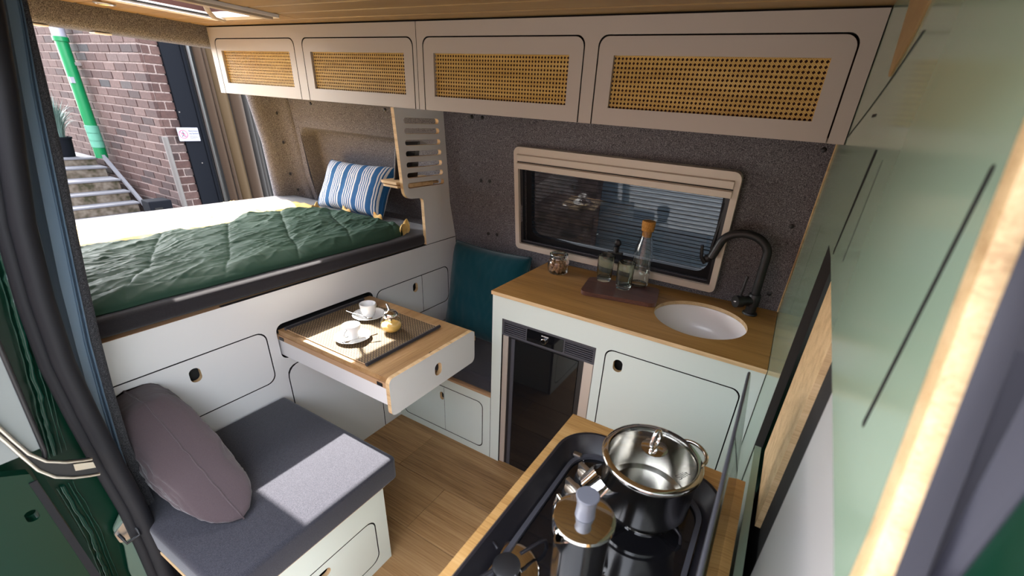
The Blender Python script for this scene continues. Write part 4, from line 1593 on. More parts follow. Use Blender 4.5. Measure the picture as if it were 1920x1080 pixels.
# loop handles: wire loop on the far side, broad strap loop on the near side
d = Vector((0.62, 0.78, 0)).normalized()
s_ = Vector((-d.y, d.x, 0))
o = Vector((cx, cy, z0 + Hp - 0.012))
pts = []
for k in range(15):
    t = PI * k / 14
    pts.append(o + d * (Rp - 0.001 + 0.034 * math.sin(t) ** 0.8) + s_ * 0.036 * math.cos(t) + Vector((0, 0, 0.006 * math.sin(t))))
put('loop_handle', G().tube(pts, 0.0040, 10), 'chrome', pot, smooth=60)
d = -d
s_ = -s_
o = Vector((cx, cy, z0 + Hp - 0.024))
rings = []
for k in range(21):
    t = PI * k / 20
    c_ = o + d * (Rp + 0.001 + 0.040 * math.sin(t) ** 0.7) + s_ * 0.036 * math.cos(t) + Vector((0, 0, 0.010 * math.sin(t)))
    hw = 0.006 + 0.011 * math.sin(t) ** 1.5
    nrm = (Vector((0, 0, 0.78)) + d * 0.62).normalized() * 0.0016
    tl = (Vector((0, 0, 0.62)) - d * 0.78).normalized()
    rings.append([c_ + nrm + tl * hw, c_ - nrm + tl * hw, c_ - nrm - tl * hw, c_ + nrm - tl * hw])
put('strap_handle', G().loft(rings, True, True), 'chrome', pot, smooth=40, label='broad polished strap handle')
# lettering on the glass
cu = bpy.data.curves.new('lettering', 'FONT')
cu.body = 'Silit'
cu.size = 0.020
cu.extrude = 0.0001
tmp = bpy.data.objects.new('lettering', cu)
col.objects.link(tmp)
dg = bpy.context.evaluated_depsgraph_get()
me = bpy.data.meshes.new_from_object(tmp.evaluated_get(dg))
bpy.data.objects.remove(tmp)
lt = bpy.data.objects.new('lettering', me)
me.materials.clear()
me.materials.append(M['label'])
col.objects.link(lt)
lt.parent = pl
rmx = Matrix.Rotation(R(62), 4, 'Z')
th_ = R(-20)
pp = Vector((cx + 0.070 * math.cos(th_), cy + 0.070 * math.sin(th_), z0 + Hp + 0.0135))
lt.matrix_local = Matrix.Translation(pp - wloc(pot) - Vector((0.006, 0.014, 0))) @ rmx @ Matrix.Rotation(R(-14), 4, 'X')

# ---- coffee press
fp = thing('coffee_press', (0.814, -0.925, 0.886), 'steel coffee press with a grey plunger knob in front of the saucepan', 'coffee press')
cx, cy, z0, Rp = 0.8135, -0.930, 0.8890, 0.0410
Hh = 0.146
g = G()
n = 56
rings = []
prof = [(Rp - 0.006, 0.0), (Rp - 0.001, 0.004), (Rp, 0.02), (Rp, Hh - 0.035), (Rp + 0.001, Hh - 0.012), (Rp + 0.0025, Hh), (Rp - 0.0005, Hh), (Rp - 0.002, Hh - 0.012), (Rp - 0.003, Hh - 0.03), (Rp - 0.003, 0.01)]
sa = R(250)
for r, z in prof:
    rg = []
    for i in range(n):
        t = 2 * PI * i / n
        da = (t - sa + PI) % (2 * PI) - PI
        k = math.exp(-(da / 0.20) ** 2) * max(0, (z - (Hh - 0.045)) / 0.045) * 0.016
        rg.append((cx + (r + k) * math.cos(t), cy + (r + k) * math.sin(t), z0 + z))
    rings.append(rg)
rings.insert(0, [(cx, cy, z0)] * n)
g.loft(rings, True, False)
put('beaker', g, 'steel', fp, smooth=40)
g = G()
g.lathe([(0.0, Hh - 0.006), (Rp - 0.004, Hh - 0.006), (Rp - 0.004, Hh + 0.0005), (Rp + 0.004, Hh + 0.001), (Rp + 0.0055, Hh + 0.004), (Rp + 0.0045, Hh + 0.0085), (Rp - 0.002, Hh + 0.0105), (0.006, Hh + 0.013), (0.0, Hh + 0.013)], (cx, cy, z0), 56, caps=False)
put('press_lid', g, 'chrome', fp, smooth=35)
g = G()
g.lathe([(0.0, 0.0), (0.0150, 0.0), (0.0142, 0.012), (0.0140, 0.020), (0.0152, 0.030), (0.0172, 0.037), (0.0172, 0.0385), (0.0160, 0.0395), (0.0, 0.0395)], (cx, cy, z0 + Hh + 0.0128), 36, caps=False)
put('plunger_knob', g, 'greyknob', fp, smooth=35, label='grey plastic plunger knob')
ha = R(150)
d = Vector((math.cos(ha), math.sin(ha), 0))
o = Vector((cx, cy, z0))
put('handle', G().tube([o + d * (Rp - 0.001) + Vector((0, 0, 0.125)), o + d * (Rp + 0.025) + Vector((0, 0, 0.130)), o + d * (Rp + 0.032) + Vector((0, 0, 0.10)), o + d * (Rp + 0.028) + Vector((0, 0, 0.05)), o + d * (Rp - 0.001) + Vector((0, 0, 0.03))], 0.0038, 8, flat=1.3), 'chrome', fp, smooth=60)

# ================================================================== PARTITION (right)
fxp = lambda a, b, c: (PX + c, a, b)
EDG = [(0.0, -1.19), (0.9, -1.185), (1.2, -1.165), (1.372, -1.120), (1.494, -1.071), (1.573, -1.043), (1.70, -1.005), (1.845, -0.965)]


def edgeY(z):
    return interp(EDG, z)


# upper panel with its upright slots; the niche below it is set back
up_pts = [(0.0, 1.385), (0.0, CZ - 0.002)] + [(edgeY(z), z) for z in (CZ - 0.002, 1.70, 1.573, 1.494, 1.40, 1.308)] + [(-1.074, 1.316), (-0.48, 1.376)]
sl1 = [(-0.525, 1.55), (-0.555, 1.55), (-0.503, 1.385), (-0.487, 1.385)]
sl2 = rrect(-0.6365, 1.405, -0.6305, 1.541, 0.0025)
sl3 = rrect(-1.0285, 1.378, -1.0205, 1.558, 0.0038)
wr = struct(put('wall_right', G().plate(up_pts, [sl1, sl2, sl3], fxp, 0, 0.018, 0, 1), ['wallsage', 'dark']))
put('slot_shade_backing', G().box(PX + 0.002, PX + 0.017, -1.027, -1.022, 1.380, 1.556).box(PX + 0.0185, PX + 0.022, -1.06, -0.45, 1.376, 1.60), 'dark', wr)  # near-black filler and backing paint the shade inside the slots
kp = [(-0.385, 0.0), (-0.385, 1.384), (0.0, 1.384), (0.0, CZ - 0.002), (0.36, CZ - 0.002), (0.428, 1.54), (0.462, 1.42), (0.500, 1.1), (0.538, 0.92), (0.55, 0.75), (0.54, 0.0)]
put('kitchen_side_panel', G().plate(kp, [rrect(-0.05, 1.10, -0.044, 1.36, 0.002)], fxp, 0.0003, 0.018, 0, 1), ['wallsage', 'dark'], wr)
put('slot_shade_backing', G().box(PX + 0.0185, PX + 0.022, -0.07, -0.02, 1.09, 1.37), 'dark', wr)
yp = G()
prof = [(0.434, 1.538), (0.466, 1.42), (0.503, 1.1), (0.541, 0.921), (0.541, 0.9015)]
yp.loft([[(PX - 0.004, a - 0.022 * (1 - abs(i - 1.6) / 4), b), (PX - 0.004, a + 0.0, b), (PX - 0.0002, a + 0.0, b), (PX - 0.0002, a - 0.022 * (1 - abs(i - 1.6) / 4), b)] for i, (a, b) in enumerate(prof)], True, True)
put('edge_strip', yp, 'ply', wr, label='bare plywood scribing strip along the felt wall')
NX = PX + 0.024
put('niche_board', G().box(NX, NX + 0.012, -0.640, -0.395, 0.885, 1.371), 'ply', wr, label='bare plywood board in the niche')
put('niche_gap', G().box(NX + 0.010, NX + 0.02, -0.775, -0.640, 0.885, 1.371), 'dark', wr)
put('niche_panel', G().plate([(-0.775, 0.885), (-0.775, 1.371)] + [(edgeY(z), z) for z in (1.371, 1.2, 0.9, 0.885)], [], lambda a, b, c: (NX + c, a, b), 0, 0.012), 'grey_lam', wr, label='grey panel in the niche')
put('niche_back', G().box(NX + 0.0205, NX + 0.024, -1.19, -0.36, 0.0, 1.372), 'dark', wr)
put('lower_panel', G().box(PX + 0.002, PX + 0.016, -1.19, -0.36, 0.0, 0.884), 'wallsage', wr)
# oak-coloured plate on the upper part of the partition
ob = roundpoly([(-0.366, 1.648, 0.03), (-0.225, 1.838, 0.0), (-0.62, 1.838, 0.0), (-0.50, 1.70, 0.05)], 6)
g = G().plate(ob, [], fxp, -0.003, -0.0002)
put('oak_coloured_plate', g, 'ceil', wr, label='oak-coloured plate with a rounded tip high on the partition')
# thin dark lines painted as reflections of the locker edges
g = G()
for pts in (((-0.30, 1.63), (-0.42, 1.655), (-0.56, 1.69)), ((0.10, 1.56), (-0.14, 1.60), (-0.30, 1.63))):
    g.tube([(PX - 0.0005, a, b) for a, b in pts], 0.0012, 6)
g.box(PX - 0.001, PX + 0.001, -0.37, -0.32, 1.597, 1.6015)
put('edge_reflection', g, 'dark', wr)
# light ply edge at the door end
g = G()
rings = []
for z in (0.0, 0.5, 0.9, 1.2, 1.372, 1.494, 1.573, 1.70, CZ - 0.002):
    y = edgeY(z)
    rings.append([(PX - 0.0015, y + 0.0, z), (PX - 0.0030, y - 0.004, z), (PX - 0.0030, y - 0.022, z), (PX + 0.003, y - 0.027, z), (PX + 0.018, y - 0.027, z), (PX + 0.018, y, z)])
g.loft(rings, True, True)
put('front_edge', g, 'ply', wr, smooth=40, label='pale plywood front edge of the partition')

# ---- door pillar trim beyond the partition
g = G()
rings = []
for z in (0.0, 0.5, 0.9, 1.2, 1.372, 1.494, 1.573, 1.70, 1.86):
    y = edgeY(z) - 0.027
    yo = -1.165 - 0.35 * max(0, 1.30 - z) * 0.1
    rings.append([(1.043, y, z), (1.038, y - 0.012, z), (1.045, y - 0.022, z), (1.041, y - 0.034, z), (1.046, (y + yo) / 2 - 0.01, z), (1.052, yo, z), (1.10, yo, z), (1.10, y, z)])
g.loft(rings, True, True)
tr4 = struct(put('trim_4', g, 'sealdark', smooth=60))
g = G()
g.loft([[(1.0525, -1.166 + 0.0, z), (1.058, -1.20, z), (1.07, -1.26, z), (1.09, -1.33, z), (1.2, -1.34, z), (1.2, -1.166, z)] for z in (0.0, 0.9, 1.5, 1.9)], True, True)
put('pillar_skin', g, 'vangreen', tr4, smooth=60, label='dark green painted door pillar')

# ================================================================== LEFT DOOR PILLAR
XP = -0.42
T_in = [(-0.02, -1.075), (0.17, -1.086), (0.46, -1.100), (0.75, -1.092), (1.05, -1.058), (1.27, -1.026), (1.47, -0.993), (1.67, -0.969), (1.86, -0.945)]
T_s2 = [(-0.02, -1.160), (0.22, -1.158), (0.60, -1.138), (0.98, -1.098), (1.30, -1.048), (1.51, -1.016), (1.69, -0.980), (1.86, -0.955)]
T_bl = [(-0.02, -1.215), (0.25, -1.193), (0.78, -1.143), (1.19, -1.096), (1.50, -1.038), (1.66, -1.010), (1.86, -0.975)]
T_sr = [(-0.02, -1.165), (0.22, -1.152), (0.65, -1.156), (0.93, -1.136), (1.23, -1.114), (1.59, -1.035), (1.86, -0.985)]
T_sl = [(-0.02, -1.200), (0.30, -1.192), (0.63, -1.182), (0.92, -1.172), (1.18, -1.147), (1.335, -1.122), (1.60, -1.055), (1.86, -1.0)]
ZS = [-0.02, 0.1, 0.25, 0.4, 0.55, 0.7, 0.85, 1.0, 1.15, 1.3, 1.42, 1.54, 1.66, 1.76, 1.86]


def pillar_strip(name, tA, tB, x, dep, material, parent=None, bul=0.0, lab=None, eps=0.0):
    g_ = G()
    rings_ = []
    for z in ZS:
        a, b = interp(tA, z), interp(tB, z)
        if b > a - 0.002:
            b = a - 0.002
        m_ = (a + b) / 2
        rings_.append([(x - dep, a, z), (x, a, z), (x + bul * 0.8, a + (b - a) * 0.25, z), (x + bul, m_, z), (x + bul * 0.8, a + (b - a) * 0.75, z), (x, b, z), (x - dep, b, z)])
    g_.loft(rings_, True, True)
    return put(name, g_, material, parent, smooth=40, label=lab)


mid = lambda tA, tB, t: [(z, interp(tA, z) * (1 - t) + interp(tB, z) * t) for z in ZS]
dp = struct(pillar_strip('trim_5', T_in, mid(T_in, T_s2, 0.62), XP, 0.055, 'feltstrip', None, 0.004))
pillar_strip('metal_bead', mid(T_in, T_s2, 0.62), mid(T_in, T_s2, 0.75), XP + 0.004, 0.05, 'bluetrim', dp, 0.003, 'thin blue grey bead')
pillar_strip('metal_bead', mid(T_in, T_s2, 0.75), mid(T_in, T_s2, 0.87), XP + 0.001, 0.05, 'navytrim', dp, 0.003, 'thin dark bead')
pillar_strip('metal_bead', mid(T_in, T_s2, 0.87), T_s2, XP + 0.004, 0.05, 'bluetrim', dp, 0.003, 'thin blue grey bead')
blm = mid(T_s2, T_bl, 0.65)
pillar_strip('blue_flange', T_s2, blm, XP + 0.002, 0.05, 'bluetrim', dp, 0.0, 'light blue grey painted flange')
# return of the flange going outwards in the shade, then the rubber seal nearer the door
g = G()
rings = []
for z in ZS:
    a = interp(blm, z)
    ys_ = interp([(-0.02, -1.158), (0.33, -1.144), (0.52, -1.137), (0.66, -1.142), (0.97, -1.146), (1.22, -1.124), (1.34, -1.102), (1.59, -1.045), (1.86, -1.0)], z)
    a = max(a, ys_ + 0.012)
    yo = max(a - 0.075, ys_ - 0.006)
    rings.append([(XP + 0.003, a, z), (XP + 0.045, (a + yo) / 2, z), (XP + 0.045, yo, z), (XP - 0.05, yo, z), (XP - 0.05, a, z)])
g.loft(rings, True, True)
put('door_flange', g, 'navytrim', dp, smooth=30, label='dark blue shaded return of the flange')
XS = XP + 0.07
SLC = [(z, interp([(-0.02, -1.158), (0.33, -1.144), (0.52, -1.137), (0.66, -1.142), (0.97, -1.146), (1.22, -1.124), (1.34, -1.102), (1.59, -1.045), (1.86, -1.0)], z)) for z in ZS]
pts = [(XS, y - 0.008, z) for z, y in SLC]
put('rubber_seal', G().tube(pts, 0.019, 16), 'rubber', dp, smooth=60, label='fat black rubber door seal')
put('rubber_seal', G().tube([(XS - 0.012, y - 0.030, z) for z, y in SLC], 0.014, 12), 'rubber', dp, smooth=60, label='thin black rubber lip')
# green painted body outside the seal
g = G()
rings = []
for z, y in SLC:
    rings.append([(XP + 0.03, y - 0.02, z), (XP + 0.035, y - 0.06, z), (XP + 0.042, y - 0.115, z), (XP + 0.02, y - 0.125, z), (XP + 0.02, y - 0.22, z), (XP - 0.05, y - 0.22, z), (XP - 0.05, y - 0.02, z)])
g.loft(rings, True, True)
gp = put('pillar_skin', g, 'vangreen', dp, smooth=40, label='dark green painted door pillar')
g = G()
SEAL = [(0.05, -1.262), (0.36, -1.254), (0.52, -1.241), (0.70, -1.242), (0.78, -1.226), (0.98, -1.197), (1.2, -1.165), (1.35, -1.14)]
for z0_, z1_ in ((0.775, 1.30), (0.10, 0.69)):
    for off, rad, am in ((0.0, 0.0060, 0.003), (0.011, 0.0022, 0.002), (-0.009, 0.0020, 0.002), (0.018, 0.0014, 0.003)):
        pts = []
        for k in range(70):
            z = z0_ + (z1_ - z0_) * k / 69
            pts.append((XP + 0.0445, interp(SEAL, z) + off + am * noise.noise(Vector((z * 22, off * 90, 1))), z))
        rr_ = [rad * (0.75 + 0.6 * noise.noise(Vector((p[2] * 60, off * 50, 2)))) for p in pts]
        g.tube(pts, rr_, 8)
put('seam_sealer', g, 'sealer', gp, smooth=60, label='brushed seam sealer in body colour')
# pale panel with the striker
XQ = XP + 0.052
g = G().plate(roundpoly([(-1.150, 0.575, 0.01), (-1.205, 0.500, 0.012), (-1.200, 0.43, 0.0), (-1.215, 0.34, 0.01), (-1.215, 0.22, 0.0), (-1.150, 0.20, 0.0)]), [], lambda a, b, c: (XQ - c, a, b), 0, 0.006)
put('pale_panel', g, 'sagepaint', dp, label='pale green striker panel')
g = G().plate(roundpoly([(-1.156, 0.512, 0.003), (-1.180, 0.512, 0.004), (-1.207, 0.490, 0.004), (-1.205, 0.452, 0.006), (-1.160, 0.445, 0.004)]), [], lambda a, b, c: (XQ + 0.006 - c, a, b), 0, 0.006)
st = put('striker_plate', g, 'zinc', dp, label='bright zinc striker plate')
put('striker_loop', G().tube([(XQ + 0.004, -1.200, 0.480), (XQ + 0.026, -1.199, 0.476), (XQ + 0.027, -1.197, 0.458), (XQ + 0.027, -1.168, 0.462), (XQ + 0.026, -1.168, 0.480), (XQ + 0.004, -1.168, 0.484)], 0.0038, 8), 'black', st, smooth=60)

# ---- sliding door slid open: only its leading edge is in view
XD = -0.30
sld = thing('sliding_door', (XD, -1.27, 0.0), 'open dark green sliding door edge with pale glass at the far left', 'door')
fxd = lambda a, b, c: (XD - c, a, b)
put('door_glass', G().plate([(-1.232, 1.10), (-1.247, 0.850), (-1.34, 0.850), (-1.34, 1.50), (-1.215, 1.50)], [], fxd, 0, 0.02), 'hazyglass', sld, label='pale hazy glass of the door')
put('glass_frame', G().tube([(XD + 0.003, -1.212, 1.46), (XD + 0.003, -1.228, 1.10), (XD + 0.003, -1.246, 0.842), (XD + 0.003, -1.252, 0.82)], 0.0042, 8), 'black', sld, smooth=60)
put('door_skin', G().plate([(-1.245, 0.0), (-1.268, 0.445), (-1.276, 0.70), (-1.280, 0.80), (-1.38, 0.86), (-1.42, 0.0)], [rrect(-1.318, 0.685, -1.298, 0.715, 0.009)], fxd, 0.004, 0.03), 'vangreen', sld)
put('door_stripe', G().plate([(-1.246, 0.05), (-1.2685, 0.445), (-1.276, 0.78), (-1.288, 0.78), (-1.282, 0.445), (-1.262, 0.05)], [], fxd, 0.0005, 0.004), 'rubber', sld, label='black weather strip')
rail = [(-1.30, 1.00), (-1.285, 0.93), (-1.277, 0.885), (-1.268, 0.840), (-1.252, 0.806), (-1.228, 0.784), (-1.205, 0.770), (-1.190, 0.763)]
gr = G()
for dz, rr in ((0.016, 0.0035), (-0.030, 0.0035)):
    gr.tube([(XD + 0.012, a, b + dz) for a, b in rail], rr, 8)
gl_ = thing('guide_rail', (XD, -1.22, 0.79), 'curved black and chrome roller guide of the sliding door', 'rail')
put('rail_lip', gr, 'satin', gl_, smooth=60, label='polished rail lip')
g = G()
g.loft([[(XD - 0.004, a, b + 0.014), (XD + 0.010, a, b + 0.014), (XD + 0.010, a, b - 0.028), (XD - 0.004, a, b - 0.028)] for a, b in rail], True, True)
put('rail_channel', g, 'black', gl_)
put('rail_cover', G().plate([(-1.222, 0.772), (-1.191, 0.757), (-1.191, 0.774), (-1.220, 0.790)], [], lambda a, b, c: (XD + 0.017 - c, a, b), 0, 0.004), 'satin', gl_, label='brushed cover plate')

# ================================================================== ROOF HATCH, SPOT LAMP
ha_ = struct(put('window_2', G().plate(rrect(HX0 - 0.055, HY0 - 0.055, HX1 + 0.055, HY1 + 0.055, 0.01), [[(HX0, HY0), (HX1, HY0), (HX1, HY1), (HX0, HY1)]],
             lambda a, b, c: (a, b, CZ - 0.012 + c), 0, 0.0115), 'plastic'))
g = G()
for x0, x1, y0, y1 in ((HX0 - 0.006, HX0 - 0.0005, HY0, HY1), (HX1 + 0.0005, HX1 + 0.006, HY0, HY1), (HX0, HX1, HY0 - 0.006, HY0 - 0.0005), (HX0, HX1, HY1 + 0.0005, HY1 + 0.006)):
    g.box(x0, x1, y0, y1, CZ - 0.0005, 1.95)
put('hatch_reveal', g, 'plastic', ha_)
# perforated vent strip on the left side of the frame
holes = []
for k in range(26):
    yy = HY0 + 0.02 + k * 0.0205
    holes.append([(HX0 + 0.004, yy), (HX0 + 0.018, yy), (HX0 + 0.018, yy + 0.011), (HX0 + 0.004, yy + 0.011)])
put('vent_strip', G().plate([(HX0 - 0.004, HY0), (HX0 + 0.024, HY0), (HX0 + 0.024, HY1), (HX0 - 0.004, HY1)], holes, lambda a, b, c: (a, b, CZ - 0.014 + c), 0, 0.002), 'plastic', ha_, label='white vent strip with square holes')
put('vent_shadow', G().box(HX0 - 0.002, HX0 + 0.022, HY0, HY1, CZ - 0.004, CZ + 0.0), 'dark', ha_)
put('hatch_trim', G().plate([(HX1 + 0.005, HY0), (HX1 + 0.045, HY0), (HX1 + 0.045, HY1 + 0.03), (HX1 + 0.005, HY1 + 0.03)], [], lambda a, b, c: (a, b, CZ - 0.020 + c), 0, 0.008), 'hatchgrey', ha_, label='taupe rail of the hatch blind')
g = G()
g.tube([(HX1 - 0.01, -0.30, CZ + 0.03), (-1.22, -0.22, CZ - 0.014), (-1.34, -0.14, CZ - 0.018), (-1.36, -0.09, CZ - 0.022)], [0.008, 0.010, 0.012, 0.012], 8, flat=0.5)
put('hatch_lever', g, 'hatchgrey', ha_, smooth=60)
# the dome lid tilted open, hinged on the right
hl = G()
hl.grid(lambda u, v: (HX1 + 0.02 - u * 0.30 * math.cos(R(63)) - 0.02 * math.sin(PI * v) * math.sin(R(63)), HY0 - 0.02 + v * (HY1 - HY0 + 0.04), 1.945 + u * 0.30 * math.sin(R(63)) + 0.0), 6, 12)
hl.grid(lambda u, v: (HX1 + 0.026 - u * 0.30 * math.cos(R(63)) - 0.02 * math.sin(PI * v) * math.sin(R(63)), HY0 - 0.02 + v * (HY1 - HY0 + 0.04), 1.950 + u * 0.30 * math.sin(R(63)) + 0.0), 6, 12)
put('hatch_lid', hl, 'lidwhite', ha_, smooth=60, label='milky hatch lid tilted open')

spt = thing('ceiling_spot', (-1.70, -0.363, CZ), 'small round recessed spot lamp in the oak ceiling above the bed', 'lamp')
g = G()
g.lathe([(0.036, 0.0), (0.037, -0.004), (0.030, -0.006), (0.027, -0.003), (0.027, 0.0)], (-1.70, -0.363, CZ - 0.0006), 32, caps=False)
put('trim_ring', g, 'satin', spt, smooth=50)
g = G()
g.lathe([(0.0, -0.002), (0.027, -0.002), (0.027, -0.0005), (0.0, -0.0005)], (-1.70, -0.363, CZ - 0.0006), 24, caps=False)
put('lens', g, 'lampglow', spt)

# ================================================================== OUTSIDE
GZ = -0.60
struct(put('ground', G().box(-16, 10, -12, 12, GZ - 0.1, GZ), 'ground'))
BX, BY = -5.0, 1.04
# ---- brick building: mortar core and single bricks on the two faces in view
bw = struct(put('brick_wall', G().box(-9.0, BX - 0.006, BY + 0.006, BY + 0.172, GZ, 4.2).box(-9.0, BX - 0.6, BY + 0.172, BY + 0.6, GZ, 4.2), 'mortar'))
bl, bh = 0.24, 0.071
ch = 0.0835
pitch = 0.252
proto = G().box(-bl / 2, bl / 2, 0, 0.03, 0, bh, bev=0.004, seg=1)
pb = put('brick', proto, 'brick', bw)
me_full = pb.data
for v in me_full.vertices:
    pass
meshes = {}


def brick_mesh(L, face):
    key = (round(L, 3), face)
    if key not in meshes:
        if face == 'y':
            gg = G().box(-L / 2, L / 2, 0.0, 0.03, 0, bh, bev=0.004, seg=1)
        else:
            gg = G().box(-0.03, 0.0, -L / 2, L / 2, 0, bh, bev=0.004, seg=1)
        m_ = bpy.data.meshes.new('brick')
        gg.bm.to_mesh(m_)
        gg.bm.free()
        m_.materials.append(M['brick'])
        meshes[key] = m_
    return meshes[key]


bpy.data.objects.remove(pb)
bwl = wloc(bw)
nb = 0
far = G()
for r in range(0, 32):
    z = -0.10 + r * ch
    if z > 2.45:
        break
    x = BX - (0.06 if r % 2 else 0.0)
    if r % 2:
        L = 0.115
        o = bpy.data.objects.new('brick', brick_mesh(L, 'y'))
        o.location = Vector((BX - L / 2, BY + random.uniform(-0.003, 0.002), z)) - bwl
        col.objects.link(o)
        o.parent = bw
        x = BX - L - 0.012
        nb += 1
    else:
        x = BX
    while x > -8.9:
        if x > BX - 2.25 and z > 0.2:
            o = bpy.data.objects.new('brick', brick_mesh(bl, 'y'))
            o.location = Vector((x - bl / 2, BY + random.uniform(-0.003, 0.002), z)) - bwl
            col.objects.link(o)
            o.parent = bw
            nb += 1
        else:
            far.box(x - bl, x, BY, BY + 0.02, z, z + bh)
        x -= pitch
    # narrow return face beside the black door
    L = 0.115 if r % 2 == 0 else 0.052
    o = bpy.data.objects.new('brick', brick_mesh(0.150 if r % 2 == 0 else 0.062, 'x'))
    LL = 0.150 if r % 2 == 0 else 0.062
    o.location = Vector((BX, BY + 0.032 + LL / 2, z)) - bwl
    col.objects.link(o)
    o.parent = bw
    nb += 1
    if r % 2:
        o = bpy.data.objects.new('brick', brick_mesh(0.078, 'x'))
        o.location = Vector((BX, BY + 0.032 + 0.062 + 0.012 + 0.039, z)) - bwl
        col.objects.link(o)
        o.parent = bw
o = put('brick_field', far, 'brick', bw)
o['kind'] = 'stuff'

# ---- black door with its sign and steel frame post
dr = thing('black_door', (BX, 1.32, GZ), 'tall black steel door with a small sign beside the brick corner', 'door')
put('door_leaf', G().box(BX - 0.02, BX + 0.02, 1.225, 1.40, GZ + 0.02, 2.2), 'blackdoor', dr)
put('door_stile', G().box(BX - 0.02, BX + 0.032, 1.404, 1.437, GZ + 0.02, 2.2), 'blackdoor', dr)
for zz, yy in ((1.30, 1.21), (0.78, 1.30), (0.66, 1.385)):
    g = G().sphere((BX + 0.021, yy + 0.03, zz), 0.008, 8, 6)
    put('rivet', g, 'conduit', dr)
post = put('steel_post', G().tube([(BX + 0.05, 1.462, GZ), (BX + 0.05, 1.462, 2.3)], 0.022, 14), 'poststeel', smooth=60)
tag(post, 'shiny steel pipe post between the black door and the cardboard', 'post')
sg = thing('warning_sign', (BX + 0.03, 1.265, 1.02), 'small white prohibition sign with red ring on the black door', 'sign')
fxg = lambda a, b, c: (BX + 0.036 - c, a, b)
put('sign_plate', G().plate(rrect(1.165, 1.014, 1.367, 1.150, 0.006), [], fxg, 0, 0.006), 'signw', sg)
sc_ = (1.215, 1.083)
g = G().plate(circ(sc_[0], sc_[1], 0.044, 32), [circ(sc_[0], sc_[1], 0.036, 32)], lambda a, b, c: fxg(a, b, c - 0.001), 0, 0.0008)
g.plate([(sc_[0] - 0.030, sc_[1] + 0.024), (sc_[0] - 0.025, sc_[1] + 0.029), (sc_[0] + 0.030, sc_[1] - 0.024), (sc_[0] + 0.025, sc_[1] - 0.029)], [], lambda a, b, c: fxg(a, b, c - 0.0014), 0, 0.0008)
put('red_ring', g, 'signr', sg)
g = G()
f1 = lambda a, b, c: fxg(a, b, c - 0.0008)
g.plate(circ(sc_[0], sc_[1] + 0.024, 0.006, 14), [], f1, 0, 0.0006)
g.plate([(sc_[0] - 0.005, sc_[1] + 0.016), (sc_[0] + 0.006, sc_[1] + 0.016), (sc_[0] + 0.004, sc_[1] - 0.006), (sc_[0] + 0.016, sc_[1] - 0.028), (sc_[0] + 0.009, sc_[1] - 0.028), (sc_[0], sc_[1] - 0.008), (sc_[0] - 0.012, sc_[1] - 0.026), (sc_[0] - 0.018, sc_[1] - 0.024), (sc_[0] - 0.006, sc_[1] - 0.004)], [], f1, 0, 0.0006)
g.plate([(sc_[0] + 0.004, sc_[1] + 0.014), (sc_[0] + 0.020, sc_[1] + 0.002), (sc_[0] + 0.016, sc_[1] - 0.002), (sc_[0] + 0.003, sc_[1] + 0.006)], [], f1, 0, 0.0006)
g.plate([(sc_[0] - 0.005, sc_[1] + 0.014), (sc_[0] - 0.020, sc_[1] + 0.004), (sc_[0] - 0.017, sc_[1] - 0.001), (sc_[0] - 0.004, sc_[1] + 0.006)], [], f1, 0, 0.0006)
put('walking_figure', g, 'signk', sg)


def text_mesh(body, size, mw, mat_, parent, name='lettering'):
    cu_ = bpy.data.curves.new(name, 'FONT')
    cu_.body = body
    cu_.size = size
    cu_.extrude = 0.0003
    t_ = bpy.data.objects.new(name, cu_)
    col.objects.link(t_)
    dg_ = bpy.context.evaluated_depsgraph_get()
    m_ = bpy.data.meshes.new_from_object(t_.evaluated_get(dg_))
    bpy.data.objects.remove(t_)
    m_.transform(Matrix.Translation(-wloc(parent)) @ mw)
    m_.materials.clear()
    m_.materials.append(M[mat_])
    o_ = bpy.data.objects.new(name, m_)
    col.objects.link(o_)
    o_.parent = parent
    return o_


rb = Matrix(((0, 0, 1, 0), (1, 0, 0, 0), (0, 1, 0, 0), (0, 0, 0, 1)))
for body, yy, zz, sz in (('Betreten', 1.270, 1.108, 0.026), ('verboten', 1.270, 1.083, 0.026)):
    text_mesh(body, sz, Matrix.Translation((BX + 0.0368, yy, zz)) @ rb, 'signk', sg)
g = G()
for zz, ww in ((1.062, 0.075), (1.050, 0.085), (1.038, 0.06)):
    g.plate([(1.272, zz), (1.272 + ww, zz), (1.272 + ww, zz + 0.004), (1.272, zz + 0.004)], [], lambda a, b, c: fxg(a, b, c - 0.0008), 0, 0.0006)
put('small_print', g, 'conduit', sg)

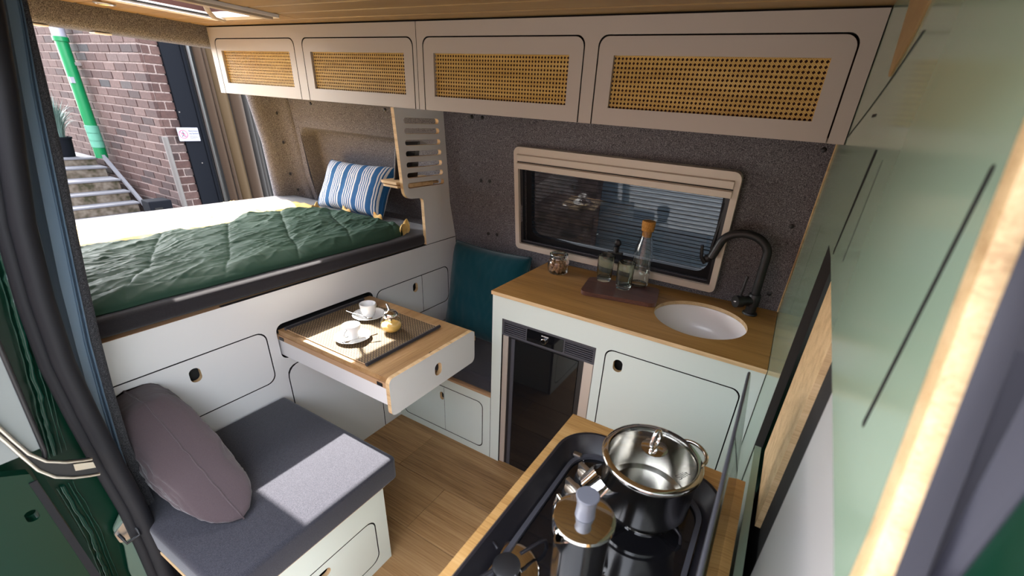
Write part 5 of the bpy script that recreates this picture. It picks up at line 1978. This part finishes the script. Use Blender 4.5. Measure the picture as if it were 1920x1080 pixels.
# ---- bowed cardboard sheets and rolls leaning behind the post
CB = [(1.495, 1.585, -4.85, 'card', 0.05, 'brown bowed cardboard sheet nearest the steel post'),
      (1.565, 1.60, -4.78, 'card', 0.015, 'thin brown cardboard strip second from the steel post'),
      (1.59, 1.735, -4.82, 'cardgold', 0.06, 'golden brown cardboard roll in the middle of the row'),
      (1.73, 1.86, -4.80, 'card', 0.05, 'brown cardboard sheet right of the golden roll'),
      (1.85, 1.90, -4.90, 'cardgold', 0.02, 'narrow olive cardboard edge right of the brown sheets'),
      (1.89, 1.96, -4.86, 'cardgrey', 0.02, 'grey board strip near the felt pillar'),
      (1.955, 2.02, -4.90, 'cardgrey', 0.015, 'grey board strip farthest right behind the felt pillar')]
for y0, y1, x, mt_, bow, lab in CB:
    g = G()
    lean = random.uniform(-0.02, 0.03)
    top_ = random.uniform(1.95, 2.25) if mt_ != 'card' else 2.0

    def cs(u, v, off=0.0):
        yy = y0 + (y1 - y0) * u + 0.02 * (v - 0.5)
        return (x + bow * math.sin(PI * u) - off + lean * v - 0.12 * v, yy, GZ + (top_ - GZ) * v)
    g.grid(lambda u, v: cs(u, v), 10, 8)
    g.grid(lambda u, v: cs(u, v, 0.012), 10, 8)
    for e in (0.0, 1.0):
        g.grid(lambda u, v, e=e: (cs(e, v, 0.012 * u)), 1, 8)
    o = put('cardboard_sheet', g, mt_, smooth=60)
    tag(o, lab, 'cardboard', 'cardboard leaning behind the steel post')
struct(put('doorway_back', G().box(-5.6, -5.55, 1.44, 3.2, GZ, 3.0).box(BX - 0.5, BX - 0.05, 1.40, 3.2, 2.30, 4.2), 'dark'))

# ---- conduit and crate by the corner
cn = put('conduit_pipe', G().tube([(BX + 0.045, BY - 0.01, GZ), (BX + 0.045, BY - 0.01, 1.06)], 0.026, 12), 'conduit', smooth=60)
tag(cn, 'grey square-ended conduit standing at the brick corner', 'pipe')
bx_ = thing('black_crate', (-5.12, 0.82, GZ), 'small black box beside the foot of the steps', 'box')
put('crate_shell', G().box(-5.16, -4.98, 0.72, 0.93, GZ, 0.42, bev=0.01), 'blackdoor', bx_)
put('crate_opening', G().box(-4.985, -4.975, 0.76, 0.83, 0.25, 0.35), 'dark', bx_)

# ---- steps with light nosings
sp = thing('outside_steps', (-6.0, 0.0, GZ), 'stained concrete steps with light metal nosings going up by the brick wall', 'steps')
lv = [(-5.60, 0.17), (-5.774, 0.278), (-5.936, 0.386), (-6.095, 0.502), (-6.36, 0.613), (-6.55, 0.700)]
for (x, z), nx_ in zip(lv, [p[0] for p in lv[1:]] + [-7.6]):
    put('step', G().box(nx_ - 0.02, x - 0.012, -1.3, 0.90, GZ, z - 0.022), 'riser', sp)
    put('tread_nosing', G().box(nx_, x, -1.3, 0.92, z - 0.022, z, bev=0.004, seg=1), 'alu', sp, label='light metal tread')
g = G()
sec = [(0.0, 0.0), (0.0, 0.05), (0.03, 0.05), (0.03, 0.0)]
g.loft([[(x, 0.925 + a, z + b) for a, b in sec] for x, z in ((-5.45, 0.03), (-6.42, 0.69))], True, True)
put('stringer', g, 'alu', sp, label='sloping light metal stringer')

# ---- green downpipe
px_, py_ = -6.50, 0.95
gpp = thing('downpipe', (px_, py_, 0.70), 'bright green downpipe on the brick wall above the steps', 'pipe')
rp = 0.056
put('pipe_length', G().tube([(px_, py_, 1.05), (px_ + 0.02, py_, 1.92)], rp, 20), 'pipe', gpp, smooth=60)
put('pipe_length', G().tube([(px_ - 0.01, py_, 0.70), (px_, py_, 0.82)], rp + 0.003, 20), 'pipe', gpp, smooth=60)
g = G()
for z0_, z1_ in ((0.815, 0.90), (0.885, 0.985), (0.97, 1.06)):
    g.lathe([(rp + 0.002, z0_), (rp + 0.007, z0_ + 0.004), (rp + 0.007, z1_ - 0.004), (rp + 0.002, z1_)], (px_, py_, 0), 20, caps=False)
put('tape_wrap', g, 'tape', gpp, smooth=50, label='pale green tape wrapped round the joint')
put('pipe_top', G().tube([(px_ + 0.02, py_, 1.925), (px_ + 0.023, py_, 2.5)], rp + 0.004, 20), 'signw', gpp, smooth=60, label='white upper length of the pipe')
put('pipe_collar', G().lathe([(rp, 1.90), (rp + 0.012, 1.905), (rp + 0.012, 1.945), (rp, 1.95)], (px_ + 0.02, py_, 0), 20, caps=False), 'pipe', gpp, smooth=50)
put('sticker', G().box(px_ + 0.04, px_ + 0.068, py_ - 0.055, py_ - 0.020, 1.50, 1.56), 'signw', gpp, label='small white sticker')
put('pipe_bracket', G().box(px_ - 0.06, px_ + 0.06, py_ + 0.03, BY, 1.68, 1.71), 'zinc', gpp)

# ---- potted grass
pg = thing('potted_grass', (-6.7, 0.72, 0.70), 'blue-green ornamental grass in a black pot on the top landing', 'plant')
pcx, pcy, pz = -6.74, 0.69, 0.7005
g = G()
g.lathe([(0.0, 0.0), (0.09, 0.0), (0.11, 0.20), (0.118, 0.20), (0.118, 0.22), (0.105, 0.22), (0.10, 0.20), (0.0, 0.235)], (pcx, pcy, pz), 28, caps=False)
put('pot', g, 'blackdoor', pg, smooth=40)
g = G()
for k in range(420):
    a = random.uniform(0, 2 * PI)
    b = random.uniform(0.05, 1.0)
    L = random.uniform(0.33, 0.56)
    r0 = random.uniform(0, 0.07)
    pts = []
    for s_ in range(5):
        t = s_ / 4
        rr = r0 + b * 0.33 * L / 0.6 * t ** 1.5
        zz = 0.20 + L * (t - 0.45 * b * t * t * 1.1)
        pts.append(Vector((pcx + rr * math.cos(a), pcy + rr * math.sin(a), pz + zz)))
    s3 = Vector((-math.sin(a), math.cos(a), 0))
    wds = (0.004, 0.005, 0.0042, 0.003, 0.0004)
    A = [g.bm.verts.new(p + s3 * w_) for p, w_ in zip(pts, wds)]
    B = [g.bm.verts.new(p - s3 * w_) for p, w_ in zip(pts, wds)]
    for i in range(4):
        g.bm.faces.new((A[i], A[i + 1], B[i + 1], B[i]))
put('grass_blades', g, 'grass', pg, keepdoubles=True)['kind'] = 'stuff'

# ---- what stands outside the side window, built tall to block the sun
struct(put('light_block_wall', G().box(-1.6, -0.08, 1.20, 1.35, GZ, 4.6), 'darkwall'))
cl = struct(put('yard_cladding', G().box(-0.08, 3.2, 1.30, 1.45, GZ, 4.6), 'bluewall'))
for k in range(30):
    put('cladding_board', G().box(-0.078, 3.2, 1.285, 1.2995, 0.55 + k * 0.06, 0.55 + k * 0.06 + 0.056), 'bluewall', cl)

# ---- unseen wall added behind the viewer to dim the horizon light
struct(put('light_block_wall', G().box(-9, 9, -6.6, -6.3, GZ, 3.4), 'darkbrick'))
